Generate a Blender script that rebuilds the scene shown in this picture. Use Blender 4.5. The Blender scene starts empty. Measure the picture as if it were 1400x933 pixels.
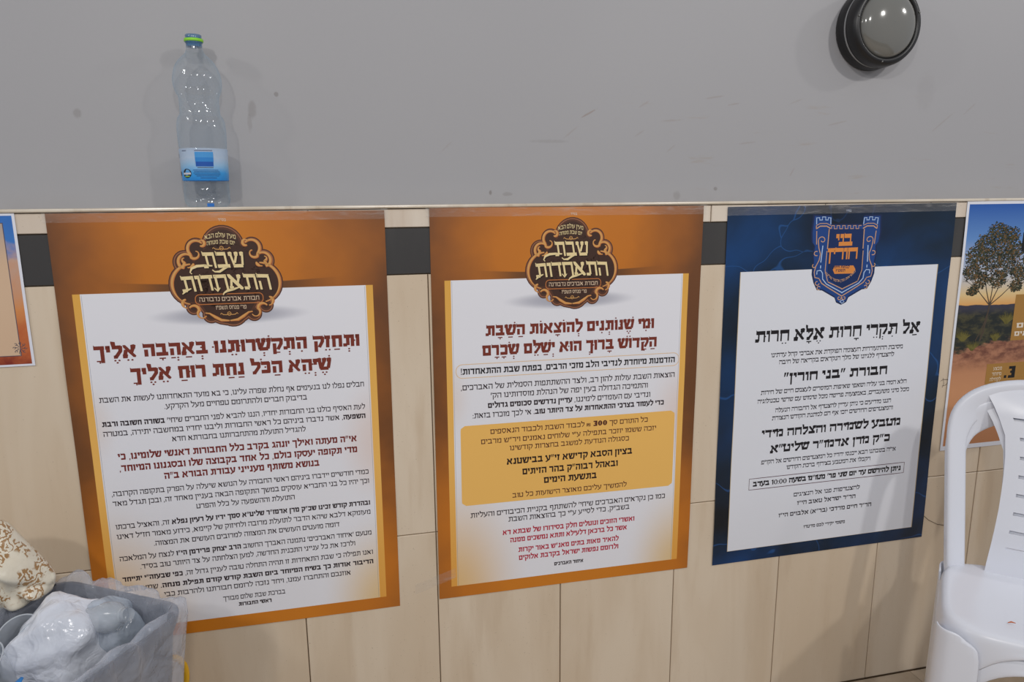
import bpy, bmesh, math, random
from mathutils import Matrix, Vector, noise

# ------------------------------------------------------------------ camera, world, lights, exposure
scene = bpy.context.scene
COL = scene.collection
R_ = math.radians

cam_data = bpy.data.cameras.new('camera')
cam = bpy.data.objects.new('camera', cam_data)
COL.objects.link(cam)
cam_data.sensor_width = 36.0
cam_data.lens = 25.396
cam_data.clip_start = 0.02
cam.matrix_world = (Matrix.Translation((-0.17285, -1.54893, 1.34432))
                    @ Matrix.Rotation(-0.22647, 4, 'Z') @ Matrix.Rotation(1.374579, 4, 'X')
                    @ Matrix.Rotation(-0.009224, 4, 'Z'))
scene.camera = cam

world = bpy.data.worlds.new('world')
scene.world = world
world.use_nodes = True
world.node_tree.nodes['Background'].inputs[0].default_value = (0.62, 0.66, 0.74, 1)
world.node_tree.nodes['Background'].inputs[1].default_value = 0.52

def lamp(name, loc, target, size, power, color=(1, .97, .93)):
    l = bpy.data.lights.new(name, 'AREA')
    l.shape = 'DISK'; l.size = size; l.energy = power; l.color = color
    o = bpy.data.objects.new(name, l); COL.objects.link(o)
    o.location = loc
    o.rotation_euler = (Vector(target) - Vector(loc)).to_track_quat('-Z', 'Y').to_euler()
    return o

lamp('ceiling_lamp', (-1.25, -2.9, 2.75), (0.0, -0.3, 0.9), 0.15, 19)
lamp('ceiling_lamp', (0.15, -3.1, 2.75), (0.2, 0.0, 0.9), 0.15, 20)
lamp('ceiling_lamp', (1.85, -2.3, 2.75), (0.9, 0.0, 0.9), 0.15, 19)
lamp('ceiling_lamp', (3.2, -1.2, 2.75), (1.2, 0.0, 0.8), 0.15, 8)
lamp('ceiling_lamp', (-2.6, -1.3, 2.75), (-0.6, 0.0, 0.8), 0.15, 10)

scene.view_settings.view_transform = 'Standard'
scene.view_settings.look = 'None'
scene.view_settings.gamma = 1.0
scene.view_settings.use_curve_mapping = False
scene.view_settings.exposure = -0.02
scene.cycles.max_bounces = 10
scene.cycles.transparent_max_bounces = 24

# ------------------------------------------------------------------ helpers
def lin(c):
    return c / 12.92 if c <= 0.04045 else ((c + 0.055) / 1.055) ** 2.4
def rgb(r, g, b, a=1.0):
    return (lin(r / 255), lin(g / 255), lin(b / 255), a)

class MB:
    """collects vertices and faces, links them as one mesh object"""
    def __init__(s): s.v = []; s.f = []
    def quad(s, a, b, c, d):
        i = len(s.v); s.v += [a, b, c, d]; s.f.append((i, i + 1, i + 2, i + 3))
    def poly(s, pts):
        i = len(s.v); s.v += list(pts); s.f.append(tuple(range(i, i + len(pts))))
    def add(s, verts, faces):
        i = len(s.v); s.v += list(verts); s.f += [tuple(k + i for k in f) for f in faces]
    def box(s, x0, x1, y0, y1, z0, z1, c=0.0):
        if c <= 0:
            v = [(x0,y0,z0),(x1,y0,z0),(x1,y1,z0),(x0,y1,z0),(x0,y0,z1),(x1,y0,z1),(x1,y1,z1),(x0,y1,z1)]
            f = [(0,3,2,1),(4,5,6,7),(0,1,5,4),(1,2,6,5),(2,3,7,6),(3,0,4,7)]
            s.add(v, f); return
        # box whose front (y0) edges are chamfered
        v = [(x0,y1,z0),(x1,y1,z0),(x1,y1,z1),(x0,y1,z1),
             (x0,y0+c,z0),(x1,y0+c,z0),(x1,y0+c,z1),(x0,y0+c,z1),
             (x0+c,y0,z0+c),(x1-c,y0,z0+c),(x1-c,y0,z1-c),(x0+c,y0,z1-c)]
        f = [(0,1,5,4),(1,2,6,5),(2,3,7,6),(3,0,4,7),(4,5,9,8),(5,6,10,9),(6,7,11,10),(7,4,8,11),(8,9,10,11),(3,2,1,0)]
        s.add(v, f)
    def grid(s, rows, close_u=False, close_v=False):
        n = len(rows); m = len(rows[0]); i0 = len(s.v)
        for r in rows: s.v += [tuple(p) for p in r]
        for i in range(n if close_v else n - 1):
            for j in range(m if close_u else m - 1):
                a = i0 + i * m + j; b = i0 + i * m + (j + 1) % m
                c = i0 + ((i + 1) % n) * m + (j + 1) % m; d = i0 + ((i + 1) % n) * m + j
                s.f.append((a, b, c, d))
    def lathe(s, prof, seg=48, cx=0, cy=0, cap0=False, cap1=False):
        rows = [[(cx + r * math.cos(2 * math.pi * k / seg), cy + r * math.sin(2 * math.pi * k / seg), z)
                 for k in range(seg)] for r, z in prof]
        i0 = len(s.v); s.grid(rows, close_u=True)
        if cap0: s.f.append(tuple(reversed(range(i0, i0 + seg))))
        if cap1:
            j = i0 + seg * (len(prof) - 1); s.f.append(tuple(range(j, j + seg)))
    def tube(s, pts, rad, seg=10, closed=False, flat=1.0):
        pts = [Vector(p) for p in pts]; n = len(pts); rows = []
        up = Vector((0, 0, 1))
        for i, p in enumerate(pts):
            a = pts[(i - 1) % n] if (closed or i > 0) else p
            b = pts[(i + 1) % n] if (closed or i < n - 1) else p
            t = (b - a).normalized()
            if abs(t.dot(up)) > .95: side = t.cross(Vector((0, 1, 0))).normalized()
            else: side = t.cross(up).normalized()
            nn = side.cross(t).normalized()
            r = rad[i] if isinstance(rad, (list, tuple)) else rad
            rows.append([p + side * (r * math.cos(2 * math.pi * k / seg)) + nn * (r * flat * math.sin(2 * math.pi * k / seg)) for k in range(seg)])
        i0 = len(s.v); s.grid(rows, close_u=True, close_v=closed)
        if not closed:
            s.f.append(tuple(reversed(range(i0, i0 + seg))))
            j = i0 + seg * (n - 1); s.f.append(tuple(range(j, j + seg)))
    def build(s, name, mat, parent=None, smooth=False, weld=False):
        me = bpy.data.meshes.new(name)
        me.from_pydata([tuple(v) for v in s.v], [], s.f)
        me.materials.append(mat)
        if weld:
            bm = bmesh.new(); bm.from_mesh(me)
            bmesh.ops.remove_doubles(bm, verts=bm.verts, dist=1e-5)
            bmesh.ops.recalc_face_normals(bm, faces=bm.faces)
            bm.to_mesh(me); bm.free()
        if smooth:
            for p in me.polygons: p.use_smooth = True
        me.update()
        o = bpy.data.objects.new(name, me); COL.objects.link(o)
        if parent: o.parent = parent
        return o

def empty(name, loc=(0, 0, 0), rot=(0, 0, 0)):
    o = bpy.data.objects.new(name, None); COL.objects.link(o)
    o.location = loc; o.rotation_euler = rot; o.empty_display_size = .05
    return o
def tag(o, label=None, cat=None, group=None, kind=None):
    if label: o['label'] = label
    if cat: o['category'] = cat
    if group: o['group'] = group
    if kind: o['kind'] = kind
    return o
def mod(o, kind, name, **kw):
    m = o.modifiers.new(name, kind)
    for k, v in kw.items(): setattr(m, k, v)
    return m

# ---- materials: a small node expression language
class NT:
    def __init__(s, name):
        s.mat = bpy.data.materials.new(name); s.mat.use_nodes = True
        s.t = s.mat.node_tree; s.n = s.t.nodes; s.bsdf = s.n['Principled BSDF']; s.out = s.n['Material Output']
    def node(s, kind, **kw):
        n = s.n.new(kind)
        for k, v in kw.items(): setattr(n, k, v)
        return n
    def put(s, sock, v):
        if isinstance(v, bpy.types.NodeSocket): s.t.links.new(v, sock)
        else: sock.default_value = v
    def m(s, op, a, b=0.0, c=0.0, clamp=False):
        n = s.node('ShaderNodeMath', operation=op); n.use_clamp = clamp
        s.put(n.inputs[0], a); s.put(n.inputs[1], b); s.put(n.inputs[2], c)
        return n.outputs[0]
    def mix(s, f, a, b):
        n = s.node('ShaderNodeMix', data_type='RGBA')
        s.put(n.inputs[0], f); s.put(n.inputs[6], a); s.put(n.inputs[7], b)
        return n.outputs[2]
    def xyz(s, kind='Object'):
        tc = s.node('ShaderNodeTexCoord'); sp = s.node('ShaderNodeSeparateXYZ')
        s.t.links.new(tc.outputs[kind], sp.inputs[0])
        return tc.outputs[kind], sp.outputs[0], sp.outputs[1], sp.outputs[2]
    def scale(s, vec, sx, sy, sz, off=(0, 0, 0)):
        n = s.node('ShaderNodeMapping'); s.t.links.new(vec, n.inputs[0])
        n.inputs['Scale'].default_value = (sx, sy, sz); n.inputs['Location'].default_value = off
        return n.outputs[0]
    def noise(s, vec, scale, detail=3, rough=.5, dist=0.0):
        n = s.node('ShaderNodeTexNoise'); s.t.links.new(vec, n.inputs['Vector'])
        n.inputs['Scale'].default_value = scale; n.inputs['Detail'].default_value = detail
        n.inputs['Roughness'].default_value = rough; n.inputs['Distortion'].default_value = dist
        return n.outputs[0]
    def step(s, x, a, b):   # smooth 0..1 as x goes a..b
        n = s.node('ShaderNodeMapRange', interpolation_type='SMOOTHSTEP')
        s.put(n.inputs[0], x); n.inputs[1].default_value = a; n.inputs[2].default_value = b
        return n.outputs[0]
    def ramp(s, x, stops):
        n = s.node('ShaderNodeValToRGB'); s.put(n.inputs[0], x)
        e = n.color_ramp.elements
        while len(e) < len(stops): e.new(0.5)
        for k, (p, c) in enumerate(stops): e[k].position = p; e[k].color = c
        return n.outputs[0]
    def rect(s, x, y, x0, x1, y0, y1, e=.0004):
        a = s.m('MULTIPLY', s.step(x, x0 - e, x0 + e), s.step(x, x1 + e, x1 - e))
        b = s.m('MULTIPLY', s.step(y, y0 - e, y0 + e), s.step(y, y1 + e, y1 - e))
        return s.m('MULTIPLY', a, b)
    def bump(s, h, strength=.3, dist=.002):
        n = s.node('ShaderNodeBump'); n.inputs['Strength'].default_value = strength
        n.inputs['Distance'].default_value = dist; s.put(n.inputs['Height'], h)
        s.t.links.new(n.outputs[0], s.bsdf.inputs['Normal'])
    def set(s, **kw):
        for k, v in kw.items(): s.put(s.bsdf.inputs[k.replace('_', ' ')], v)
        return s

def plain(name, col, rough=.5, spec=.5, metal=0.0, **kw):
    t = NT(name); t.set(Base_Color=col, Roughness=rough, Metallic=metal)
    t.bsdf.inputs['Specular IOR Level'].default_value = spec
    for k, v in kw.items(): t.put(t.bsdf.inputs[k.replace('_', ' ')], v)
    return t.mat

INK = {}
def ink(r, g, b, rough=.45):
    k = (r, g, b)
    if k not in INK: INK[k] = plain('printed_ink', rgb(r, g, b), rough, .4)
    return INK[k]

def film_mat(name, tint, alpha, rough=.15, white=.5):
    """thin plastic film: part see-through, part milky, with gloss"""
    t = NT(name)
    obj, x, y, z = t.xyz()
    nz = t.noise(obj, 14, 4, .6, .6)
    lw = t.node('ShaderNodeLayerWeight'); lw.inputs[0].default_value = .35
    a = t.m('ADD', t.m('MULTIPLY', lw.outputs['Facing'], .45), t.m('MULTIPLY', nz, .3))
    a = t.m('ADD', a, alpha - .15, clamp=True)
    t.set(Base_Color=tint, Roughness=rough, Alpha=a)
    t.bsdf.inputs['Specular IOR Level'].default_value = .7
    vv = t.node('ShaderNodeTexVoronoi', feature='DISTANCE_TO_EDGE'); vv.inputs['Scale'].default_value = 17
    dn = t.node('ShaderNodeTexNoise'); t.t.links.new(obj, dn.inputs['Vector']); dn.inputs['Scale'].default_value = 18
    mx = t.node('ShaderNodeMix', data_type='VECTOR'); mx.inputs[0].default_value = .06
    t.t.links.new(obj, mx.inputs[4]); t.t.links.new(dn.outputs['Color'], mx.inputs[5]); t.t.links.new(mx.outputs[1], vv.inputs['Vector'])
    t.bump(t.m('ADD', t.m('MINIMUM', vv.outputs['Distance'], .35), t.noise(obj, 22, 3, .5, 1.0)), .5, .012)
    return t.mat

# ------------------------------------------------------------------ materials of the place
def paint_material():
    t = NT('grey_wall_paint')
    obj, x, y, z = t.xyz()
    n1 = t.noise(obj, 1.3, 3, .5)
    base = t.mix(n1, rgb(158, 157, 160), rgb(166, 165, 167))
    for (cx, cz, rx, rz, k) in ((-.673, 1.516, .008, .010, .26), (-.343, 1.529, .009, .020, .26), (-.293, 1.560, .005, .005, .4),
                                (-.350, 1.50, .005, .018, .18), (.722, 1.361, .006, .005, .4), (.16, 1.356, .004, .006, .5),
                                (.20, 1.352, .012, .005, .25), (.62, 1.345, .010, .012, .2), (.30, 1.47, .05, .004, .14), (1.30, 1.60, .03, .05, .06)):
        dx = t.m('DIVIDE', t.m('SUBTRACT', x, cx), rx); dz = t.m('DIVIDE', t.m('SUBTRACT', z, cz), rz)
        d = t.m('ADD', t.m('MULTIPLY', dx, dx), t.m('MULTIPLY', dz, dz))
        d = t.m('ADD', d, t.m('MULTIPLY', t.m('SUBTRACT', t.noise(obj, 90, 3), .5), 1.6))
        base = t.mix(t.m('MULTIPLY', t.step(d, 1.3, .2), k), base, rgb(95, 84, 74))
    for (cx, cz, ln, an, k) in ((.394, 1.533, .022, 28, .40), (.53, 1.556, .016, 30, .16), (.60, 1.520, .030, 4, .18), (.71, 1.575, .026, 8, .20), (.76, 1.560, .018, 10, .2), (.93, 1.570, .020, 20, .14),
                            (1.05, 1.520, .030, 12, .18), (.80, 1.470, .026, 6, .18), (1.36, 1.525, .045, 38, .16), (1.44, 1.560, .024, 40, .16), (.60, 1.455, .018, 40, .14), (.52, 1.49, .016, 30, .14), (.35, 1.49, .024, 38, .16),
                            (.06, 1.455, .020, 42, .10), (.13, 1.79, .008, 80, .35), (.93, 1.40, .012, 60, .2)):
        ca, sa = math.cos(R_(an)), math.sin(R_(an))
        dx = t.m('SUBTRACT', x, cx); dz = t.m('SUBTRACT', z, cz)
        u = t.m('ADD', t.m('MULTIPLY', dx, ca / ln), t.m('MULTIPLY', dz, sa / ln)); v = t.m('ADD', t.m('MULTIPLY', dx, -sa / .0022), t.m('MULTIPLY', dz, ca / .0022))
        d = t.m('ADD', t.m('MULTIPLY', u, u), t.m('MULTIPLY', v, v))
        d = t.m('ADD', d, t.m('MULTIPLY', t.m('SUBTRACT', t.noise(obj, 120, 3), .5), 2.2))
        base = t.mix(t.m('MULTIPLY', t.step(d, 1.3, .2), k), base, rgb(128, 100, 76))
    # faint scuffs running along the wall
    sc = t.noise(t.scale(obj, 3, 1, 26), 2.2, 5, .65)
    band = t.m('MULTIPLY', t.step(x, .2, .7), t.step(z, 1.62, 1.52))
    base = t.mix(t.m('MULTIPLY', t.m('MULTIPLY', t.step(sc, .62, .72), band), .22), base, rgb(150, 128, 100))
    t.set(Base_Color=base, Roughness=.55)
    t.bump(t.noise(obj, 160, 4), .12, .001)
    return t.mat

def stone_tile(name, c1, c2, c3, rough=.32, vein=.4, random_step=True):
    t = NT(name)
    obj, x, y, z = t.xyz('Object')
    inf = t.node('ShaderNodeObjectInfo')
    vm = t.node('ShaderNodeVectorMath', operation='MULTIPLY_ADD')
    t.t.links.new(obj, vm.inputs[0]); vm.inputs[1].default_value = (1, 1, 1)
    cmb = t.node('ShaderNodeCombineXYZ')
    rr = t.m('MULTIPLY', inf.outputs['Random'], 17.0)
    for i in range(3): t.t.links.new(rr, cmb.inputs[i])
    t.t.links.new(cmb.outputs[0], vm.inputs[2])
    v = vm.outputs[0]
    n1 = t.noise(t.scale(v, 6, 6, 1.0), 1.4, 4, .5, .5)
    n2 = t.noise(t.scale(v, 16, 16, 2.2), 1.4, 5, .55)
    c = t.mix(t.step(n1, .35, .68), c1, c2)
    c = t.mix(t.m('MULTIPLY', t.step(n2, .52, .75), vein), c, c3)
    spk = t.noise(v, 260, 2, .5)
    c = t.mix(t.m('MULTIPLY', t.step(spk, .70, .76), .35), c, rgb(120, 95, 66))
    t.set(Base_Color=c, Roughness=rough)
    t.bump(t.noise(v, 40, 3), .05, .001)
    return t.mat

M_paint = paint_material()
M_tile = stone_tile('beige_stone_tile', rgb(212, 193, 168), rgb(222, 206, 184), rgb(197, 174, 146))
M_tile2 = stone_tile('cream_border_tile', rgb(214, 199, 182), rgb(226, 214, 198), rgb(190, 165, 140), .3, .35)
M_dark = stone_tile('charcoal_border_tile', rgb(60, 58, 57), rgb(68, 66, 64), rgb(50, 48, 47), .35, .3)
M_floor = stone_tile('floor_tile', rgb(170, 152, 130), rgb(190, 172, 150), rgb(140, 120, 98), .35, .5)
M_grout = plain('grout', rgb(128, 108, 86), .9, .2)
M_cap = stone_tile('ledge_marble', rgb(205, 192, 172), rgb(222, 212, 196), rgb(160, 135, 105), .22, .5)
M_white = plain('white_plastic', rgb(226, 228, 236), .28, .5)
M_paper = plain('white_paper', rgb(226, 226, 230), .4, .4)

# ------------------------------------------------------------------ setting
def struct(o): o['kind'] = 'structure'; return o

b = MB(); b.box(-3.0, 3.6, .10, .22, 1.20, 3.0)
wall = struct(b.build('wall_back', M_paint))
b = MB(); b.box(-3.0, 3.6, .006, .10, -.02, 1.3235)
dado = b.build('dado_backing', M_grout, wall)
XT = [n * .3 for n in range(-8, 11)]
G = .0011
def tile_row(name, mat, x_list, z0, z1, w, zj=.0):
    first = None
    for i, x in enumerate(x_list):
        if first is None:
            b = MB(); b.box(-w / 2 + G, w / 2 - G, 0, .008, z0 + G - (z0 + z1) / 2, z1 - G - (z0 + z1) / 2, .0012)
            o = b.build(name, mat, wall); first = o
        else:
            o = first.copy(); COL.objects.link(o); o.parent = wall
        o.location = (x + w / 2, random.Random(i * 7 + int(z0 * 100)).uniform(-.0006, .0004), (z0 + z1) / 2)
tile_row('tile', M_tile, XT, .0, .5887, .3)
tile_row('tile', M_tile, XT, .5887, 1.1853, .3)
tile_row('charcoal_tile', M_dark, [x + .21 for x in XT], 1.1853, 1.2838, .3)
tile_row('border_tile', M_tile2, [x + .06 for x in XT], 1.2838, 1.3235, .3)
# ledge cap
b = MB()
rows = []
prof = [(.10, 1.3310), (-.0035, 1.3310), (-.0050, 1.3300), (-.0055, 1.3280), (-.0050, 1.3255), (-.0030, 1.3242), (.02, 1.3238)]
nx = 120
for k in range(nx + 1):
    x = -3.0 + 6.6 * k / nx
    rows.append([(x, y + .0006 * noise.noise(Vector((x * 5, 0, 0))), z) for y, z in prof])
b.grid(rows)
cap = struct(b.build('trim_1', M_cap, None, smooth=False, weld=True))

b = MB(); b.box(-3.0, 3.6, -4.0, .22, -.06, -.008)
floor = struct(b.build('floor', M_grout))
first = None
for i in range(-5, 10):
    for j in range(8):
        if first is None:
            b = MB(); b.add([(-.1645,-.1645,-.008),(.1645,-.1645,-.008),(.1645,.1645,-.008),(-.1645,.1645,-.008),
                             (-.1645,-.1645,-.001),(.1645,-.1645,-.001),(.1645,.1645,-.001),(-.1645,.1645,-.001),
                             (-.1635,-.1635,0),(.1635,-.1635,0),(.1635,.1635,0),(-.1635,.1635,0)],
                            [(0,1,5,4),(1,2,6,5),(2,3,7,6),(3,0,4,7),(4,5,9,8),(5,6,10,9),(6,7,11,10),(7,4,8,11),(8,9,10,11)])
            o = b.build('floor_tile', M_floor, floor); first = o
        else:
            o = first.copy(); COL.objects.link(o); o.parent = floor
        o.location = (1.345 + .165 + (i - 5) * .33, -.168 - j * .33, 0)

# ------------------------------------------------------------------ hebrew letters as pen strokes (letter height 1, baseline 0)
# each stroke: h x0 x1 y (flat bar, y = its top; 'b' = its foot) / v x y0 y1 / d x0 y0 x1 y1 k / q polygon
def glyph(ch, th, tv):
    T, V = th, tv
    q = []
    def h(x0, x1, y, k=1.0): q.append([(x0, y - T * k), (x1, y - T * k), (x1, y), (x0, y)])
    def hb(x0, x1, y=0.0, k=1.0): q.append([(x0, y), (x1, y), (x1, y + T * k), (x0, y + T * k)])
    def v(x, y0, y1): q.append([(x - V / 2, y0), (x + V / 2, y0), (x + V / 2, y1), (x - V / 2, y1)])
    def d(x0, y0, x1, y1, w):
        a = Vector((x1 - x0, y1 - y0)); n = Vector((-a.y, a.x)).normalized() * (w / 2)
        q.append([(x0 - n.x, y0 - n.y), (x1 - n.x, y1 - n.y), (x1 + n.x, y1 + n.y), (x0 + n.x, y0 + n.y)])
    def blob(x, y, s=1.0):
        w = max(V, T * .85) * s * .62; t_ = T * s * .6
        q.append([(x - w, y - t_), (x + w * .7, y - t_), (x + w, y + t_ * .6), (x + w * .2, y + t_), (x - w, y + t_ * .7)])
    def flag(x, y=1.0):     # small left spur on top bars
        q.append([(x, y - T * .9), (x + .10, y - T * .9), (x + .07, y), (x, y + .09)])
    W = .7
    if ch == 'א':
        W = .80; q.append([(.02, 1), (.18, 1), (.78, .12), (.72, 0), (.60, .02), (.06, .80)])
        blob(.64, .86); d(.64, .8, .50, .40, V); blob(.14, .13); d(.12, .2, .20, .62, V)
    elif ch == 'ב': W = .72; h(.04, .60, 1); flag(.02); v(.60 - V / 2, 0.05, .98); hb(.0, .72)
    elif ch == 'ג': W = .50; h(.08, .36, 1); d(.34, .95, .38, .35, V); d(.37, .42, .48, .0, max(V, .12)); d(.38, .32, .06, .06, T * .8)
    elif ch == 'ד': W = .66; h(.0, .66, 1); flag(0); v(.50, 0, .95)
    elif ch == 'ה': W = .70; h(.0, .70, 1); flag(0); v(.70 - V / 2, 0, .95); v(.06 + V / 2, 0, .56)
    elif ch == 'ו': W = .27; h(.0, .27, 1); v(.27 - V / 2, 0, .95)
    elif ch == 'ז': W = .38; h(.0, .38, 1); flag(0); d(.22, .9, .19, 0, V)
    elif ch == 'ח': W = .72; h(.02, .72, 1); v(.72 - V / 2, 0, .95); v(.06 + V / 2, 0, .95)
    elif ch == 'ט': W = .72; blob(.10, .9); v(.04 + V / 2, .05, .9); hb(.04, .66); v(.70 - V / 2, .05, .95); h(.40, .70, 1, .9)
    elif ch == 'י': W = .27; h(.0, .27, 1); v(.27 - V / 2, .48, .95)
    elif ch == 'כ': W = .64; h(.03, .56, 1); flag(.02); v(.62 - V / 2, .08, .92); hb(.03, .60)
    elif ch == 'ך': W = .62; h(.0, .62, 1); flag(0); v(.60 - V / 2, -.34, .95)
    elif ch == 'ל':
        W = .60; h(.05, .58, 1); q.append([(.05, .85), (.05 + max(V, .1), .85), (.05 + max(V, .1) * .9, 1.28), (.0, 1.34), (-.01, 1.2)])
        d(.55, .95, .53, .50, V); d(.54, .56, .24, .06, max(V, T * .55)); blob(.24, .10, .8)
    elif ch == 'מ':
        W = .76; blob(.10, .88); d(.12, .9, .28, .60, V * 1.1); v(.10 + V / 2, 0, .72); h(.30, .68, 1); v(.74 - V / 2, .05, .95); hb(.34, .74)
    elif ch == 'ם': W = .70; h(.0, .70, 1); hb(.04, .70); v(.04 + V / 2, .05, .95); v(.70 - V / 2, .05, .95)
    elif ch == 'נ': W = .44; h(.10, .40, 1); v(.40 - V / 2, .05, .95); hb(.0, .42)
    elif ch == 'ן': W = .27; h(.0, .27, 1); v(.22 - V / 2, -.34, .95)
    elif ch == 'ס':
        W = .72; h(.0, .66, 1); d(.08, .92, .10, .35, V); d(.66, .88, .62, .35, V); d(.10, .38, .30, .08, max(V, T * .6)); d(.62, .38, .42, .08, max(V, T * .6)); hb(.24, .48)
    elif ch == 'ע':
        W = .68; blob(.08, .88); blob(.58, .88); d(.10, .86, .30, .22, V); d(.60, .86, .48, .18, V); d(.54, .30, .02, -.10, max(V, T * .75))
    elif ch == 'פ': W = .70; h(.05, .62, 1); v(.66 - V / 2, .06, .95); hb(.0, .66); v(.06 + V / 2, .5, .92); hb(.06, .30, .40, .8)
    elif ch == 'ף': W = .68; h(.05, .62, 1); v(.64 - V / 2, -.34, .95); v(.06 + V / 2, .5, .92); hb(.06, .30, .40, .8)
    elif ch == 'צ':
        W = .68; q.append([(.02, 1), (.18, 1), (.66, .16), (.60, .04), (.50, .08), (.04, .80)]); hb(.0, .64); blob(.58, .88); d(.58, .82, .40, .44, V)
    elif ch == 'ץ': W = .62; blob(.10, .88); d(.12, .86, .24, .5, V); v(.24, -.34, .62); blob(.52, .88); d(.52, .84, .26, .42, V)
    elif ch == 'ק': W = .70; h(.0, .68, 1); flag(0); v(.08 + V / 2, -.34, .56); d(.64, .92, .62, .50, V); d(.63, .54, .40, .04, max(V, T * .55))
    elif ch == 'ר': W = .62; h(.0, .58, 1); flag(0); v(.60 - V / 2, 0, .92)
    elif ch == 'ש':
        W = .86; blob(.09, .88); blob(.44, .88); blob(.76, .88); d(.10, .88, .20, .12, V); d(.46, .86, .26, .30, V); d(.80, .88, .68, .14, V); hb(.14, .70, .0, .95)
    elif ch == 'ת': W = .76; h(.08, .74, 1); flag(.06); v(.74 - V / 2, 0, .95); v(.20 + V / 2, .10, .92); hb(.0, .26, 0, .9)
    elif ch == '.': W = .16; hb(.0, .15, 0, .7)
    elif ch == ',': W = .18; q.append([(.05, -.18), (.12, -.16), (.19, .15), (.04, .15)])
    elif ch == ':': W = .16; q.append([(0, 0), (.14, 0), (.14, .15), (0, .15)]); q.append([(0, .55), (.14, .55), (.14, .70), (0, .70)])
    elif ch == "'": W = .18; q.append([(.0, .60), (.08, .60), (.20, 1.08), (.03, 1.08)])
    elif ch == '"': W = .40; q.append([(.0, .60), (.08, .60), (.19, 1.08), (.03, 1.08)]); q.append([(.21, .60), (.29, .60), (.40, 1.08), (.24, 1.08)])
    elif ch == '!': W = .16; q.append([(.04, .28), (.11, .28), (.16, 1.1), (0, 1.1)]); q.append([(0, 0), (.15, 0), (.15, .15), (0, .15)])
    elif ch == ')': W = .26; d(.24, 1.15, .06, .75, V); d(.06, .78, .06, .22, V); d(.06, .25, .24, -.15, V)
    elif ch == '(': W = .26; d(.0, 1.15, .18, .75, V); d(.18, .78, .18, .22, V); d(.18, .25, .0, -.15, V)
    elif ch == '0':
        W = .66; w = max(V, .12)
        o = [(.33 + .33 * math.cos(a * math.pi / 6), .5 + .52 * math.sin(a * math.pi / 6)) for a in range(12)]
        i = [(.33 + (.33 - w) * math.cos(a * math.pi / 6), .5 + (.52 - w * .55) * math.sin(a * math.pi / 6)) for a in range(12)]
        for a in range(12): q.append([o[a], o[(a + 1) % 12], i[(a + 1) % 12], i[a]])
    elif ch == '1': W = .36; v(.24, 0, 1.03); d(.24, .98, .02, .78, max(V, .12) * .8)
    elif ch == '3':
        W = .60; w = max(V, .13)
        h(.02, .58, 1.03, .8); hb(.02, .58, -.02, .8); hb(.16, .56, .42, .7); q.append([(.58 - w, .0), (.58, .06), (.58, .95), (.58 - w, 1.0)])
    elif ch == '₪':
        W = .74; h(0, .34, .72, .5); v(.04, 0, .7); v(.34, .22, .7); v(.56, 0, .72); v(.20, .2, .5); hb(.20, .56, 0, .5)
    elif ch == '-': W = .3; h(0, .3, .55, .6)
    elif ch == ' ': W = .34
    return W, q

MARKS = {'\u05B0': 'sheva', '\u05B1': 'hs', '\u05B2': 'hp', '\u05B3': 'hq', '\u05B4': 'hiriq', '\u05B5': 'tsere', '\u05B6': 'segol',
         '\u05B7': 'patah', '\u05B8': 'qamats', '\u05B9': 'holam', '\u05BB': 'qubuts', '\u05BC': 'dagesh', '\u05C1': 'shin', '\u05C2': 'sin'}
def mark(kind, W, r, ch):
    q = []; cx = W / 2
    if ch in 'ר': cx = W * .7
    if ch in 'ו': cx = W * .8
    y = -.20
    def dot(x, y):
        q.append([(x + r * math.cos(a * math.pi / 3 + .5), y + r * math.sin(a * math.pi / 3 + .5)) for a in range(6)])
    def bar(x, y, w=.19, t=.10): q.append([(x - w, y - t / 2), (x + w, y - t / 2), (x + w, y + t / 2), (x - w, y + t / 2)])
    if kind == 'sheva': dot(cx, y); dot(cx, y - .20)
    elif kind == 'hiriq': dot(cx, y)
    elif kind == 'tsere': dot(cx - .12, y); dot(cx + .12, y)
    elif kind == 'segol': dot(cx - .12, y); dot(cx + .12, y); dot(cx, y - .18)
    elif kind == 'patah': bar(cx, y)
    elif kind == 'qamats': bar(cx, y); q.append([(cx - .04, y - .18), (cx + .04, y - .18), (cx + .04, y), (cx - .04, y)])
    elif kind == 'hp': bar(cx - .12, y, .14); dot(cx + .16, y); dot(cx + .16, y - .2)
    elif kind == 'holam':
        dot(.04 if ch not in 'ו' else .10, 1.18)
    elif kind == 'dagesh':
        if ch == 'ו': dot(-.07, .5)
        elif ch == 'י': dot(-.03, .55)
        elif ch == 'ל': dot(.25, .62)
        else: dot(cx - .03, .52)
    elif kind == 'shin': dot(W - .08, 1.18)
    elif kind == 'sin': dot(.06, 1.18)
    return q

def runs(text):
    """visual order right-to-left list of (char, marks, bold)"""
    out = []; bold = False
    for ch in text:
        if ch == '*': bold = not bold; continue
        if ch in MARKS: out[-1][1].append(MARKS[ch]); continue
        out.append([ch, [], bold])
    i = 0
    while i < len(out):      # numbers keep reading left to right
        if out[i][0].isdigit():
            j = i
            while j + 1 < len(out) and (out[j + 1][0].isdigit() or (out[j + 1][0] == ':' and j + 2 < len(out) and out[j + 2][0].isdigit())): j += 1
            out[i:j + 1] = reversed(out[i:j + 1]); i = j
        i += 1
    return out

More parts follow.
